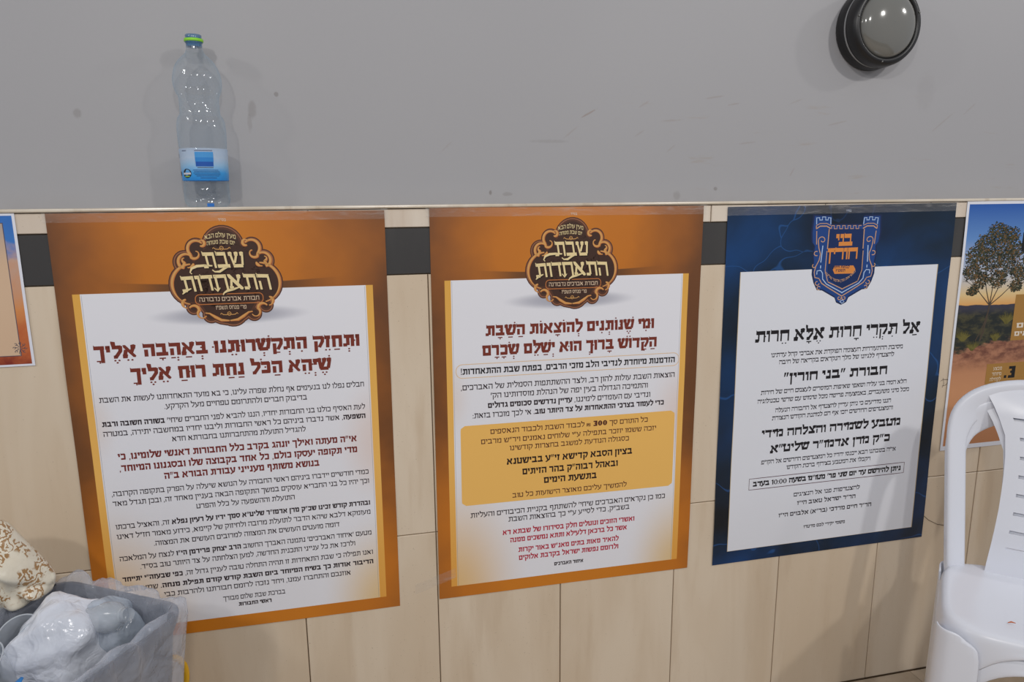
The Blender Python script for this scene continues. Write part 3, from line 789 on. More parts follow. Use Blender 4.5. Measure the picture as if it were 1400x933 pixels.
def crest(po):
    def ax(c): return 411 - (c - 100) * .056
    def X(px, py): return (32.1 + (px - ax(py)) * .0330, 13.2 + (py + (px - 400) * .02 - 468) * .0292)
    half = [(700, 95), (703, 235), (690, 320), (664, 350), (668, 425), (658, 480), (652, 590), (628, 660), (592, 722), (548, 726), (432, 792), (414, 832), (372, 854)]
    top = [(552, 98), (545, 172)]
    def sym(pts): return [(2 * ax(c) - a, c) for a, c in pts]
    outline = sym(list(reversed(top))) + sym(half[:-1]) + [(369, 854)] + list(reversed(half[:-1])) + top
    def P(pts): return [(X(*p)[0] * .01, X(*p)[1] * .01) for p in pts]
    def strip(poly_l, lift, mat, name, n=14):
        # cut the symmetric outline into horizontal bands
        ys = sorted(set(c for a, c in poly_l)); out = []
        def xs_at(y):
            r = []
            m_ = len(poly_l)
            for i in range(m_):
                (x0, y0), (x1, y1) = poly_l[i], poly_l[(i + 1) % m_]
                if (y0 - y) * (y1 - y) <= 0 and y0 != y1: r.append(x0 + (x1 - x0) * (y - y0) / (y1 - y0))
            return sorted(r)
        for a, c in zip(ys[:-1], ys[1:]):
            e = (c - a) * 1e-4; u = xs_at(a + e); w_ = xs_at(c - e)
            for k in range(0, min(len(u), len(w_)) - 1, 2):
                out.append(P([(u[k], a), (u[k + 1], a), (w_[k + 1], c), (w_[k], c)]))
        po.polys(name, mat, out, lift)
    strip(outline, .00018, ink(22, 38, 78), 'crest_outline')  # printed dark blue outer outline of the crest
    ins = [(ax(c) + (a - ax(c)) * .955, 468 + (c - 468) * .965) for a, c in outline]
    strip(ins, .00024, ink(26, 66, 132), 'crest_body')
    strip([(248, 215), (552, 215), (552, 570), (540, 640), (380, 722), (262, 640), (248, 570)], .0003, ink(16, 42, 92), 'crest_field')
    gold = ink(206, 160, 122); pale = ink(176, 200, 232); orange = ink(222, 140, 66)
    G_, L_ = [], []
    def line(lst, pts, w): lst.extend(ribbon([X(*p) for p in pts], w, scale=.01))
    for m_ in (False, True):
        f = (lambda p: sym(p)) if m_ else (lambda p: p)
        # battlements of the tower
        line(L_, f([(150, 175), (150, 122), (175, 122), (175, 140), (198, 140), (198, 115), (225, 115), (225, 140), (246, 140), (246, 122), (268, 122), (268, 175)]), .22)
        line(G_, f([(148, 212), (180, 190), (235, 190), (268, 210)]), .26); line(G_, f([(148, 185), (180, 168), (235, 168), (268, 185)]), .16); line(G_, f([(148, 185), (148, 212)]), .2)
        line(G_, f([(152, 230), (152, 340)]), .22); line(G_, f([(256, 215), (244, 380)]), .24); line(G_, f([(240, 395), (228, 560), (250, 650)]), .2)
        line(G_, f(spiral(200, 305, 34, 10, -200, 160)), .2); line(G_, f([(166, 310), (172, 370), (186, 420), (176, 470), (150, 520), (136, 570), (142, 615), (180, 625)]), .22)
        line(G_, f(spiral(152, 415, 18, 18, 60, 300)), .2); line(G_, f(spiral(134, 518, 14, 14, 0, 250)), .2)
        line(L_, f([(205, 350), (190, 490)]), .26); line(L_, f([(190, 515), (188, 540)]), .26)
        line(L_, f([(158, 590), (160, 560), (190, 556), (206, 580), (208, 630), (240, 672), (380, 752)]), .24)
        line(G_, f([(180, 630), (200, 665), (250, 700), (375, 780)]), .24); line(G_, f([(252, 655), (382, 720)]), .22)
        line(G_, f(spiral(162, 665, 16, 16, 0, 280)), .2); line(G_, f(spiral(176, 705, 14, 14, 60, 330)), .2)
        line(G_, f(spiral(352, 795, 18, 8, -30, 300)), .2)
    z = []
    for k in range(6): z += [(275 + k * 46, 212), (275 + k * 46, 186), (298 + k * 46, 186), (298 + k * 46, 212)]
    line(G_, z[:23], .2)
    line(L_, [(358, 825), (380, 812), (395, 828), (376, 842), (358, 825)], .2)
    po.polys('crest_gold_lines', gold, G_, .00038); po.polys('crest_pale_lines', pale, L_, .00042)['kind'] = 'stuff'
    po.text('crest_lettering', 'בני', X(472, 0)[0], X(332, 0)[0], X(0, 362)[1], 2.9, .34, .10, orange, .0005, track=-.02)
    po.text('crest_lettering', 'חורין', X(524, 0)[0], X(270, 0)[0], X(0, 474)[1], 2.8, .34, .10, orange, .0005, track=.0)
    strip([(308, 520), (468, 520), (486, 552), (468, 588), (308, 588), (292, 552)], .00046, orange, 'crest_banner')
    po.text('crest_lettering', 'קבוצת חיזוק', X(465, 0)[0], X(322, 0)[0], X(0, 549)[1], .6, .24, .14, ink(20, 34, 74), .0006)
    po.text('crest_lettering', 'תשפ"ו', X(430, 0)[0], X(348, 0)[0], X(0, 578)[1], .6, .24, .14, ink(20, 34, 74), .0006)
    po.text('crest_lettering', 'בנשיאות מרן אדמור שליטא', X(520, 0)[0], X(258, 0)[0], X(0, 665)[1], .62, .2, .14, gold, .0005, arc=-2.4)
crest(p3)

# ---- right-hand flyer with the tree photograph
def landscape_material():
    t = NT('printed_landscape')
    obj, x, y, z = t.xyz(); yd = t.m('MULTIPLY', z, -1.0)
    hz = t.noise(t.scale(obj, 1, 1, 1), 9, 4, .5)
    sky = t.ramp(t.m('DIVIDE', yd, .272), [(0.0, rgb(28, 84, 168)), (.35, rgb(96, 140, 200)), (.70, rgb(190, 194, 204)), (.88, rgb(226, 196, 140)), (1.0, rgb(224, 160, 84))])
    hill_y = t.m('ADD', .268, t.m('MULTIPLY', t.m('SUBTRACT', hz, .5), .02))
    hillmask = t.step(t.m('SUBTRACT', yd, hill_y), -.001, .001)
    n2 = t.noise(t.scale(obj, 1, 1, 2.0), 26, 5, .65)
    hills = t.mix(t.step(yd, .268, .30), rgb(58, 56, 72), t.mix(t.step(n2, .42, .62), rgb(30, 34, 30), rgb(74, 70, 44)))
    n3 = t.noise(t.scale(obj, 1, 1, 3.0), 18, 5, .6)
    ground_y = t.m('ADD', .385, t.m('MULTIPLY', t.m('SUBTRACT', n3, .5), .08))
    gm = t.step(t.m('SUBTRACT', yd, t.m('SUBTRACT', ground_y, t.m('MULTIPLY', x, .12))), -.006, .01)
    ground = t.mix(t.step(n2, .35, .65), rgb(112, 66, 50), rgb(176, 122, 92))
    c = t.mix(hillmask, sky, hills); c = t.mix(gm, c, ground)
    sand = t.ramp(t.m('DIVIDE', yd, .66), [(.60, rgb(186, 128, 92)), (.76, rgb(204, 146, 104)), (1.0, rgb(186, 126, 84))])
    c = t.mix(t.step(yd, .40, .455), c, sand)
    ins = t.rect(x, yd, .0075, .60, .0075, .65)
    c = t.mix(ins, rgb(226, 228, 236), c)
    t.set(Base_Color=c, Roughness=.36)
    return t.mat
p4 = Poster(1.366, 1.3245, 0.0, .50, .662, 4, 'landscape poster with a printed tree at sunset, on the wall behind the white chairs')
p4.sheet(landscape_material(), 50, 66)
def tree_print(po):
    rnd = random.Random(11); tr = []; lv = [[], [], []]
    base = (9.8, 44.5); fork = (10.4, 34.0)
    tr += ribbon([(8.6, 44.6), (9.4, 41.5), (9.9, 38.5), (10.2, 36.0), fork], lambda u: .55 - .15 * u, scale=.01)
    tr += ribbon([(7.2, 44.4), (8.4, 42.0), (9.4, 39.2), (10.0, 36.5)], .3, scale=.01)
    tips = []
    def br(p, a, L, w, dep):
        q = (max(1.4, p[0] + L * math.sin(a)), p[1] - L * math.cos(a)); m_ = ((p[0] + q[0]) / 2 + rnd.uniform(-.3, .3), (p[1] + q[1]) / 2)
        tr.extend(ribbon([p, m_, q], lambda u: w * (1 - .4 * u), scale=.01))
        if dep == 0: tips.append(q); return
        for k in range(3 if dep > 1 else 2): br(q, a + rnd.uniform(-.6, .6), L * rnd.uniform(.42, .62), w * .6, dep - 1)
        tips.append(q)
    for a, L in ((-.75, 6.5), (-.3, 8.5), (.05, 9.0), (.42, 9), (.85, 8.0)): br(fork, a, L, .32, 3)
    cl = [(10.5, 12.5, 3.0), (14.5, 14, 3.0), (7, 16, 3.2), (12, 17, 4), (4.5, 19.5, 3.4), (16.5, 18, 3.2), (9, 21, 4.2), (14.5, 22.5, 4), (3.5, 24, 3), (19, 24.5, 3), (7, 26.5, 2.8), (12, 26.5, 3), (18, 28.5, 2.2), (4.5, 29.5, 1.8), (21, 21, 2)]
    for (cx, cy, r) in cl:
        for k in range(int(120 * r)):
            a = rnd.uniform(0, 6.283); d_ = r * math.sqrt(rnd.random()) * rnd.uniform(.7, 1.15)
            x, y = cx + d_ * math.cos(a), cy + d_ * math.sin(a) * .85
            if x < .9 or x > 29: continue
            s_ = rnd.uniform(.14, .36); b_ = rnd.uniform(0, 3.14)
            pts = [(x + s_ * math.cos(b_ + q_), y + s_ * .8 * math.sin(b_ + q_)) for q_ in (0, 1.9, 3.3, 4.8)]
            lv[0 if rnd.random() < .62 else (1 if rnd.random() < .7 else 2)].append([(a_ * .01, c_ * .01) for a_, c_ in pts])
    YS = lambda P_: [[(a_, .269 + (c_ - .34) * .9) for a_, c_ in p_] for p_ in P_]
    tr = YS(tr); lv = [YS(l_) for l_ in lv]
    po.polys('printed_trunk', ink(78, 66, 54), tr, .0002)
    po.polys('printed_foliage', ink(38, 42, 32), lv[0], .00026)['kind'] = 'stuff'
    po.polys('printed_foliage', ink(64, 66, 44), lv[1], .00028)['kind'] = 'stuff'
    po.polys('printed_foliage', ink(112, 84, 48), lv[2], .0003)['kind'] = 'stuff'
    sh = []
    for (cx, cy, n_, r) in ((16.5, 39.0, 60, 3.4), (3.2, 43.5, 60, 3.0), (13.5, 44.0, 60, 2.4), (6.5, 46.5, 40, 2.6)):
        for k in range(n_):
            a = rnd.uniform(-1.3, 1.3); L = r * rnd.uniform(.4, 1)
            sh += ribbon([(cx + rnd.uniform(-.5, .5), cy + .8), (cx + L * math.sin(a) * .6, cy - L * .4 * math.cos(a)), (cx + L * math.sin(a), cy - L * math.cos(a) * .9)], lambda u: .22 * (1 - .8 * u), scale=.01)
    o = po.polys('printed_grass', ink(112, 104, 50), YS(sh), .0003); o['kind'] = 'stuff'
tree_print(p4)
gold2 = ink(168, 124, 60)
p4.block('gold_panel', gold2, 18.6, 46, 24.4, 36.8, .00035)
p4.block('gold_panel', gold2, 12.0, 46, 42.9, 48.5, .00038)
p4.block('black_bar', ink(22, 20, 24), 18.4, 46, 8.1, 13.0, .0004)
p4.text('panel_text', 'ימים', 27, 20.0, 33.4, 1.3, .26, .2, ink(228, 216, 200), .0006)
p4.text('panel_text', 'נוראים', 28, 19.6, 35.6, 1.2, .26, .2, ink(228, 216, 200), .0006)
p4.text('panel_text', 'מבצע', 17.0, 14.2, 44.7, .85, .2, .14, ink(222, 206, 184), .0006)
p4.text('panel_text', 'מיוחד', 17.0, 13.9, 46.2, .85, .2, .14, ink(222, 206, 184), .0006)
p4.text('panel_text', 'לקהילה', 17.0, 13.4, 47.7, .85, .2, .14, ink(222, 206, 184), .0006)
p4.text('number_text', '3', 21.6, 19.3, 47.1, 3.1, .3, .3, ink(24, 20, 20), .0006)
p4.polys('number_text', ink(24, 20, 20), [[(.180, .471), (.180, .4635), (.188, .4635), (.188, .471)]], .0006)
p4.text('panel_text', 'הרשמה לכל הקהילה', 34, 18.5, 50.6, 1.0, .26, .2, ink(44, 30, 26), .0004)

# ---- left-hand flyer
def flyer_material():
    t = NT('printed_watercolour')
    obj, x, y, z = t.xyz(); yd = t.m('MULTIPLY', z, -1.0)
    n = t.noise(t.scale(obj, 1, 1, 1), 14, 4, .6, .5); n2 = t.noise(obj, 5, 3, .5)
    c = t.ramp(t.m('ADD', t.m('DIVIDE', yd, .29), t.m('MULTIPLY', t.m('SUBTRACT', n, .5), .5)),
               [(0.0, rgb(34, 96, 180)), (.20, rgb(58, 120, 196)), (.33, rgb(196, 160, 140)), (.55, rgb(214, 140, 80)), (.85, rgb(190, 98, 52)), (1.0, rgb(130, 44, 26))])
    ip = t.mix(n2, rgb(206, 172, 140), rgb(220, 190, 160)); ip = t.mix(t.step(yd, .10, .0), ip, rgb(176, 160, 150))
    c = t.mix(t.rect(x, yd, -.1, .380, .017, .272, .0005), c, rgb(84, 76, 90)); c = t.mix(t.rect(x, yd, -.1, .3785, .0185, .2705, .0004), c, ip)
    c = t.mix(t.rect(x, yd, .004, .396, .004, .288), rgb(226, 228, 238), c)
    t.set(Base_Color=c, Roughness=.4)
    return t.mat
p0 = Poster(-1.171, 1.3235, 0.0, .401, .292, 5, 'small blue and orange flyer cut off at the left edge beside the orange poster')
p0.sheet(flyer_material(), 40, 30)
orn = []
for k in range(8):
    a = k * 45
    orn += ribbon([(37.9 + .25 * math.cos(R_(a)), 25.6 + .25 * math.sin(R_(a))), (37.9 + 1.0 * math.cos(R_(a + 12)), 25.6 + 1.0 * math.sin(R_(a + 12)))], .10, scale=.01)
    orn += ribbon(spiral(37.9 + .95 * math.cos(R_(a)), 25.6 + .95 * math.sin(R_(a)), .28, .10, a, a + 300, 8), .10, scale=.01)
p0.polys('printed_ornament', ink(84, 80, 92), orn, .0003)

# ------------------------------------------------------------------ pencil squiggle on the tile beside the navy poster and a painted wire shadow
b = MB()
for q in ribbon([(1.345, .858), (1.352, .862), (1.366, .861), (1.372, .856), (1.362, .846), (1.352, .845)], .0010) + ribbon([(1.352, .866), (1.356, .850), (1.352, .840)], .0008):
    b.poly([(x, -.0013, z) for x, z in q])
b.build('pencil_mark', ink(74, 60, 52), wall)
b = MB()
for q in ribbon([(1.315, .500), (1.335, .480), (1.355, .463), (1.385, .447), (1.42, .438)], .0016): b.poly([(x, -.0013, z) for x, z in q])
b.build('wire_shadow', ink(112, 96, 80), wall)  # cast shadow of a wire, painted as a thin dark line

# ------------------------------------------------------------------ bottle on the ledge
def bottle():
    root = empty('water_bottle', (-.4365, .048, 1.3311))
    tag(root, 'empty clear plastic water bottle with blue label standing on the wall ledge', 'bottle')
    px = .00140 / 3.456
    prof = [(878, 62), (878, 84), (873, 94), (862, 102), (845, 106), (838, 107), (834, 104.5), (828, 107), (800, 106.5), (782, 105), (770, 103.5), (752, 104.5), (700, 106),
            (640, 108), (602, 109.5), (594, 108), (586, 110), (560, 111), (530, 112), (500, 112), (470, 110), (452, 105), (442, 98), (434, 94), (424, 92), (405, 90.5), (385, 89.5), (365, 90), (348, 94), (335, 100),
            (320, 106), (300, 110.5), (280, 111.5), (262, 110.5), (240, 106), (215, 98), (195, 87), (180, 75), (166, 61), (156, 50), (146, 42), (134, 38), (118, 36.5)]
    seg = 72; rows = []
    for i in range(len(prof) - 1):
        (y0, r0), (y1, r1) = prof[i], prof[i + 1]
        n = max(1, int(abs(y0 - y1) / 7))
        for k in range(n):
            y = y0 + (y1 - y0) * k / n; r = r0 + (r1 - r0) * k / n
            rows.append((y, r))
    rows.append(prof[-1])
    b = MB(); R = []
    for y, r in rows:
        ring = []
        for k in range(seg):
            a = 2 * math.pi * k / seg; rr = r
            if 335 < y < 452: rr += 1.6 * math.sin(8 * a + y * .05) * math.sin((y - 335) / 117 * math.pi) + 1.2 * math.cos(y * .33)
            if 470 < y < 600: rr += 1.0 * math.sin(6 * a) * math.sin((y - 470) / 130 * math.pi)
            if 752 < y < 834: rr += 1.2 * math.cos(y * .22)
            ring.append((rr * px * math.cos(a), rr * px * math.sin(a), (878 - y) * px))
        R.append(ring)
    b.grid(R, close_u=True); b.f.append(tuple(reversed(range(seg))))
    t = NT('clear_pet'); lw = t.node('ShaderNodeLayerWeight'); lw.inputs[0].default_value = .42
    gl = t.node('ShaderNodeBsdfGlossy'); gl.inputs['Roughness'].default_value = .06; gl.inputs['Color'].default_value = (.9, .95, 1, 1)
    tr = t.node('ShaderNodeBsdfTransparent'); tr.inputs['Color'].default_value = (.95, .962, .972, 1)
    df = t.node('ShaderNodeBsdfDiffuse'); df.inputs['Color'].default_value = rgb(168, 196, 214)
    m1 = t.node('ShaderNodeMixShader'); t.put(m1.inputs[0], t.m('ADD', .035, t.m('MULTIPLY', t.m('POWER', lw.outputs['Facing'], 2.5), .42), clamp=True))
    t.t.links.new(tr.outputs[0], m1.inputs[1]); t.t.links.new(df.outputs[0], m1.inputs[2])
    m2 = t.node('ShaderNodeMixShader'); t.put(m2.inputs[0], t.m('ADD', .045, t.m('MULTIPLY', t.m('POWER', lw.outputs['Facing'], 3.0), .35), clamp=True))
    t.t.links.new(m1.outputs[0], m2.inputs[1]); t.t.links.new(gl.outputs[0], m2.inputs[2]); t.t.links.new(m2.outputs[0], t.out.inputs[0])
    bm_ = t.node('ShaderNodeBump'); bm_.inputs['Strength'].default_value = .5; bm_.inputs['Distance'].default_value = .003
    obj = t.xyz()[0]; t.put(bm_.inputs['Height'], t.noise(obj, 60, 2, .5)); t.t.links.new(bm_.outputs[0], gl.inputs['Normal'])
    b.build('bottle_body', t.mat, root, smooth=True)
    zz = lambda y: (878 - y) * px
    pb = plain('blue_neck', rgb(84, 128, 168), .15, .6, Alpha=.62)
    b = MB(); b.lathe([(36.5 * px, zz(120)), (36 * px, zz(104)), (40 * px, zz(102)), (40.5 * px, zz(98)), (37 * px, zz(96)), (36 * px, zz(80)), (37.5 * px, zz(68)), (35 * px, zz(65)), (31 * px, zz(66)), (31 * px, zz(115))], 40)
    b.build('bottle_neck', pb, root, smooth=True)
    b = MB(); b.lathe([(37 * px, zz(98)), (43 * px, zz(97)), (44 * px, zz(92)), (43 * px, zz(84)), (38 * px, zz(83))], 40)
    b.build('green_cap_ring', plain('green_plastic', rgb(140, 214, 50), .35), root, smooth=True)
    # wrap label
    t = NT('label_film'); obj, x, y, z = t.xyz()
    zn = t.m('DIVIDE', t.m('SUBTRACT', z, zz(750)), zz(598) - zz(750))
    n = t.noise(obj, 40, 3)
    c = t.ramp(t.m('ADD', zn, t.m('MULTIPLY', t.m('SUBTRACT', n, .5), .15)), [(0.0, rgb(36, 132, 208)), (.22, rgb(60, 156, 224)), (.45, rgb(150, 196, 232)), (.7, rgb(196, 214, 236)), (1.0, rgb(186, 206, 232))])
    t.set(Base_Color=c, Roughness=.25, Alpha=t.m('ADD', .62, t.m('MULTIPLY', t.step(zn, .8, .2), .35), clamp=True))
    b = MB(); rr = lambda y: (112.0 - (y - 598) * .030) * px * 1.006
    b.lathe([(rr(y), zz(y)) for y in (750, 730, 710, 690, 670, 650, 630, 612, 598)], 64)
    lab = b.build('bottle_label', t.mat, root, smooth=True)
    def patch(name, cx0, cx1, y0, y1, mat, lift=1.012, n=8, shape=None):
        # cx in target crop pixels across the front of the bottle (centre line ~ 286 px at the label)
        def ang(cx): return math.asin(max(-.98, min(.98, (cx - 286) / 109.0)))
        base = -math.pi / 2 - .18
        b = MB()
        if shape == 'disc':
            a0, a1 = ang(cx0), ang(cx1); ac = (a0 + a1) / 2; ra = (a1 - a0) / 2; yc = (y0 + y1) / 2; ry = (y1 - y0) / 2
            b.poly([(rr(yc) * lift * math.cos(base + ac + ra * math.cos(k * .3927)), rr(yc) * lift * math.sin(base + ac + ra * math.cos(k * .3927)), zz(yc + ry * math.sin(k * .3927))) for k in range(16)])
        else:
            rows = []
            for y_ in (y0, (y0 + y1) / 2, y1):
                rows.append([(rr(y_) * lift * math.cos(base + ang(cx0) + (ang(cx1) - ang(cx0)) * k / n), rr(y_) * lift * math.sin(base + ang(cx0) + (ang(cx1) - ang(cx0)) * k / n), zz(y_)) for k in range(n + 1)])
            b.grid(rows)
        return b.build(name, mat, lab)
    patch('label_picture', 283, 358, 616, 642, ink(70, 150, 214)); patch('label_picture', 283, 358, 642, 662, ink(44, 130, 204)); patch('label_picture', 284, 357, 662, 684, ink(24, 84, 170))
    patch('label_stamp', 212, 258, 694, 738, ink(40, 40, 44), shape='disc'); patch('label_stamp_text', 214, 256, 713, 722, ink(206, 206, 214), 1.02); patch('label_stamp_text', 222, 248, 728, 733, ink(150, 190, 80), 1.02)
    patch('label_logo', 184, 190, 622, 640, ink(30, 34, 60)); patch('label_logo', 186, 194, 706, 726, ink(60, 34, 50))
    rnd = random.Random(5)
    for y_, a0, a1 in ((608, 283, 356), (608, 218, 242), (688, 290, 356), (700, 268, 372), (707, 272, 376), (714, 268, 378), (721, 274, 378), (728, 282, 374), (737, 300, 366)):
        patch('label_small_print', a0, a1, y_, y_ + (3.2 if y_ < 700 else 2.4), ink(40, 84, 140) if y_ > 690 else ink(90, 96, 120), 1.014, 6)
    b = MB(); b.grid([[(.103 * .42 * math.cos(a), .103 * .42 * math.sin(a), z_) for a in (-1.45, -1.35, -1.25, -1.15)] for z_ in (zz(876), zz(860))])
    b.build('base_sticker', ink(40, 110, 190), root)
bottle()

# ------------------------------------------------------------------ round bulkhead lamp high on the wall
def wall_lamp():
    root = empty('bulkhead_lamp', (1.1205, .10, 1.742), (R_(90), 0, 0))     # local z points out of the wall
    tag(root, 'round black bulkhead lamp with a domed grey glass, unlit, high on the grey wall', 'wall lamp')
    blk = plain('black_lamp_metal', rgb(24, 23, 24), .38, .5)
    b = MB(); b.lathe([(.0, 0), (.095, 0), (.097, .004), (.096, .022), (.094, .027)], 72); b.build('lamp_base', blk, root, smooth=True)
    b = MB(); b.lathe([(.090, .024), (.0935, .026), (.0935, .033), (.090, .035)], 72); b.build('gasket', plain('grey_gasket', rgb(150, 150, 150), .5), root, smooth=True)
    b = MB(); b.lathe([(.088, .034), (.0945, .034), (.0955, .040), (.0940, .056), (.0905, .064), (.0840, .067), (.0780, .066), (.0765, .062), (.0765, .050)], 72)
    b.build('lamp_ring', blk, root, smooth=True)
    prof = [(.077, .058)] + [(.077 * math.cos(R_(a)), .058 + .030 * math.sin(R_(a))) for a in range(6, 90, 7)] + [(.0005, .088)]
    b = MB(); b.lathe(prof, 72)
    b.build('glass_dome', plain('frosted_lamp_glass', rgb(112, 111, 106), .12, .6, Coat_Weight=.6, Coat_Roughness=.04), root, smooth=True)
    sc = plain('screw_metal', rgb(120, 120, 118), .35, .5, 1.0)
    for a in (-97, 170, 20, 95):
        b = MB(); b.lathe([(.0022, .064), (.0022, .0685), (.0012, .0692), (0.0001, .0692)], 12, .086 * math.cos(R_(a)), .086 * math.sin(R_(a))); b.build('screw', sc, root, smooth=True)
wall_lamp()

# ------------------------------------------------------------------ stacked white plastic chairs
def chair_meshes():
    """one moulded chair: origin on the floor under the seat centre, front towards -Y"""
    out = {}
    HW, HD, ZS = .202, .165, .445
    # --- seat: rounded square shell with rolled rim and apron
    def ring(sc, z, n=64, ex=5.0, wob=None):
        pts = []
        for k in range(n):
            a = 2 * math.pi * k / n; c, s = math.cos(a), math.sin(a)
            r = 1.0 / ((abs(c) ** ex + abs(s) ** ex) ** (1 / ex))
            x, y = HW * sc * r * c, HD * sc * r * s
            x *= 1.0 - .04 * (y / HD)        # wider at the front
            zz = z(x, y, a) if callable(z) else z
            pts.append((x, y, zz))
        return pts
    dish = lambda x, y, a: ZS - .016 * max(0, 1 - (x / HW) ** 2) * max(0, 1 - (y / HD) ** 2) + .004 * (y / HD) * 0 - .012 * max(0, -(y / HD) - .75) * 2
    b = MB(); rows = []
    for sc in (.02, .2, .4, .6, .75, .86, .93): rows.append(ring(sc, dish))
    rows.append(ring(.97, lambda x, y, a: dish(x, y, a) - .002)); rows.append(ring(1.0, lambda x, y, a: dish(x, y, a) - .010)); rows.append(ring(1.012, lambda x, y, a: dish(x, y, a) - .022))
    def apron(x, y, a):
        front = max(0.0, 1 - (x / (HW * .72)) ** 2) if y < 0 and abs(y) > HD * .8 else 0
        side = max(0.0, 1 - (y / (HD * .72)) ** 2) if abs(x) > HW * .8 else 0
        back = max(0.0, 1 - (x / (HW * .72)) ** 2) if y > HD * .8 else 0
        open_ = max(front, side, back)
        return ZS - .115 + .086 * math.sqrt(open_)
    rows.append(ring(1.022, lambda x, y, a: (ZS - .022 + apron(x, y, a)) / 2)); rows.append(ring(1.034, apron))
    b.grid(rows, close_u=True)
    out['seat'] = b
    # --- legs: L-shaped tapered shells that follow the seat corners
    legs = []
    for sx in (-1, 1):
        for sy in (-1, 1):
            b = MB(); rows = []
            for i in range(13):
                t_ = i / 12 if i > 1 else i * .02; z = ZS - .012 - (ZS - .012) * t_
                spread = 1.03 + (.11 if sy < 0 else .30) * t_; spx = 1.02 + (.03 if sy < 0 else .0) * t_
                wdt = .056 - .024 * t_
                if i < 3: wdt *= (.45, .85, .97)[i]
                cx, cy = sx * HW * spx * (1.0 - .04 * sy), sy * HD * spread
                r = .030
                pts = []
                # from the side face round the corner to the front face
                pts.append((cx, cy - sy * (r + wdt)))
                pts.append((cx, cy - sy * (r + wdt * .5)))
                for k in range(6):
                    a = R_(90 * k / 5)
                    pts.append((cx - sx * r * (1 - math.cos(a)), cy - sy * r * (1 - math.sin(a))))
                pts.append((cx - sx * (r + wdt * .5), cy))
                pts.append((cx - sx * (r + wdt), cy))
                drop = [.022, .006, 0, 0, 0, 0, 0, 0, .006, .022]
                rows.append([(p[0], p[1], z - drop[q] * max(0, 1 - i / 3)) for q, p in enumerate(pts)])
            if sx * sy > 0: rows = [list(reversed(r_)) for r_ in rows]
            b.grid(rows); legs.append(b)
            # raised rib panel on the outer side face
    out['legs'] = legs
    # --- back: outer hoop and inner slotted panel
    ZT = .872
    def lean(z): return HD - .030 + .105 * max(0, (z - ZS) / (ZT - ZS)) ** 1.15
    hoop = []
    Wb, Wt = .179, .203
    for i in range(12): z = ZS - .04 + (ZT - .135 - ZS + .04) * i / 11; hoop.append((-(Wb + (Wt - Wb) * i / 11), z))
    for k in range(1, 16):
        a = math.pi - math.pi * k / 16
        # super-elliptic arch
        c, s = math.cos(a), math.sin(a); e = 2.6
        hoop.append((Wt * (1 if c > 0 else -1) * abs(c) ** (2 / e), ZT - .135 + .135 * abs(s) ** (2 / e)))
    for i in range(12): z = ZT - .135 - (ZT - .135 - ZS + .04) * i / 11; hoop.append(((Wb + (Wt - Wb) * (11 - i) / 11), z))
    b = MB(); rows = []
    n = len(hoop)
    for i, (x, z) in enumerate(hoop):
        a = Vector(hoop[max(0, i - 1)]); c = Vector(hoop[min(n - 1, i + 1)]); t_ = (c - a).normalized()
        nin = Vector((t_.y, -t_.x))          # towards the inside of the hoop
        up = min(1.0, max(0.0, (z - ZS) / .1))
        arch = max(0.0, min(1.0, (z - (ZT - .14)) / .10))
        wd = .034 + .024 * arch; th = .015
        curve = lambda xx: -.018 * (1 - (xx / .2) ** 2) * 0
        sec = []
        for (u, w_) in ((-.25, .0), (-.20, .85), (.0, 1.0), (.35, .75), (.75, .35), (1.0, .0), (.95, -.5), (.6, -.7), (.1, -.8), (-.2, -.5)):
            px, pz = x + nin.x * wd * u, z + nin.y * wd * u
            sec.append((px, lean(z) - th * w_, pz))
        rows.append(sec)
    b.grid(rows, close_u=True)
    b.f.append(tuple(reversed(range(len(rows[0])))))
    out['hoop'] = b
    # inner panel: waisted outline, slots are real openings
    zs = [ZS - .03]
    slots = [ZT - .078 - .0415 * k for k in range(8)]
    edges = []
    for s_ in reversed(slots): edges += [s_ - .0036, s_ + .0036]
    grid_z = [ZS - .03, ZS - .005, ZS + .02] + edges + [ZT - .055, ZT - .03, ZT - .012]
    def half(z):
        u = (z - ZS) / (ZT - ZS)
        u = min(1, max(0, u))
        k = [(0, .110), (.15, .103), (.35, .095), (.5, .092), (.62, .092), (.74, .096), (.86, .118), (1.0, .152)]
        for (a, p), (c, q) in zip(k[:-1], k[1:]):
            if u <= c: return p + (q - p) * (u - a) / (c - a)
        return .15
    def slot_half(z): return half(z) - .028
    b = MB()
    def pt(x, z): return (x, lean(z) - .004 - .020 * (1 - (x / .16) ** 2) * min(1, max(0, (z - ZS) / .1)) * (1 if z < ZT - .05 else max(.3, 1 - (z - (ZT - .05)) / .05)), z)
    cols = 8
    for i in range(len(grid_z) - 1):
        z0, z1 = grid_z[i], grid_z[i + 1]
        is_slot = any(abs((z0 + z1) / 2 - s_) < .0005 for s_ in slots)
        zm = (z0 + z1) / 2
        sh0 = slot_half(zm if is_slot else z0)
        X0 = [-half(z0), -slot_half(z0)] + [-slot_half(z0) + 2 * slot_half(z0) * k / cols for k in range(1, cols)] + [slot_half(z0), half(z0)]
        X1 = [-half(z1), -slot_half(z1)] + [-slot_half(z1) + 2 * slot_half(z1) * k / cols for k in range(1, cols)] + [slot_half(z1), half(z1)]
        for k in range(len(X0) - 1):
            if is_slot and 0 < k < len(X0) - 2: continue
            b.quad(pt(X0[k], z0), pt(X0[k + 1], z0), pt(X1[k + 1], z1), pt(X1[k], z1))
    out['panel'] = b
    return out

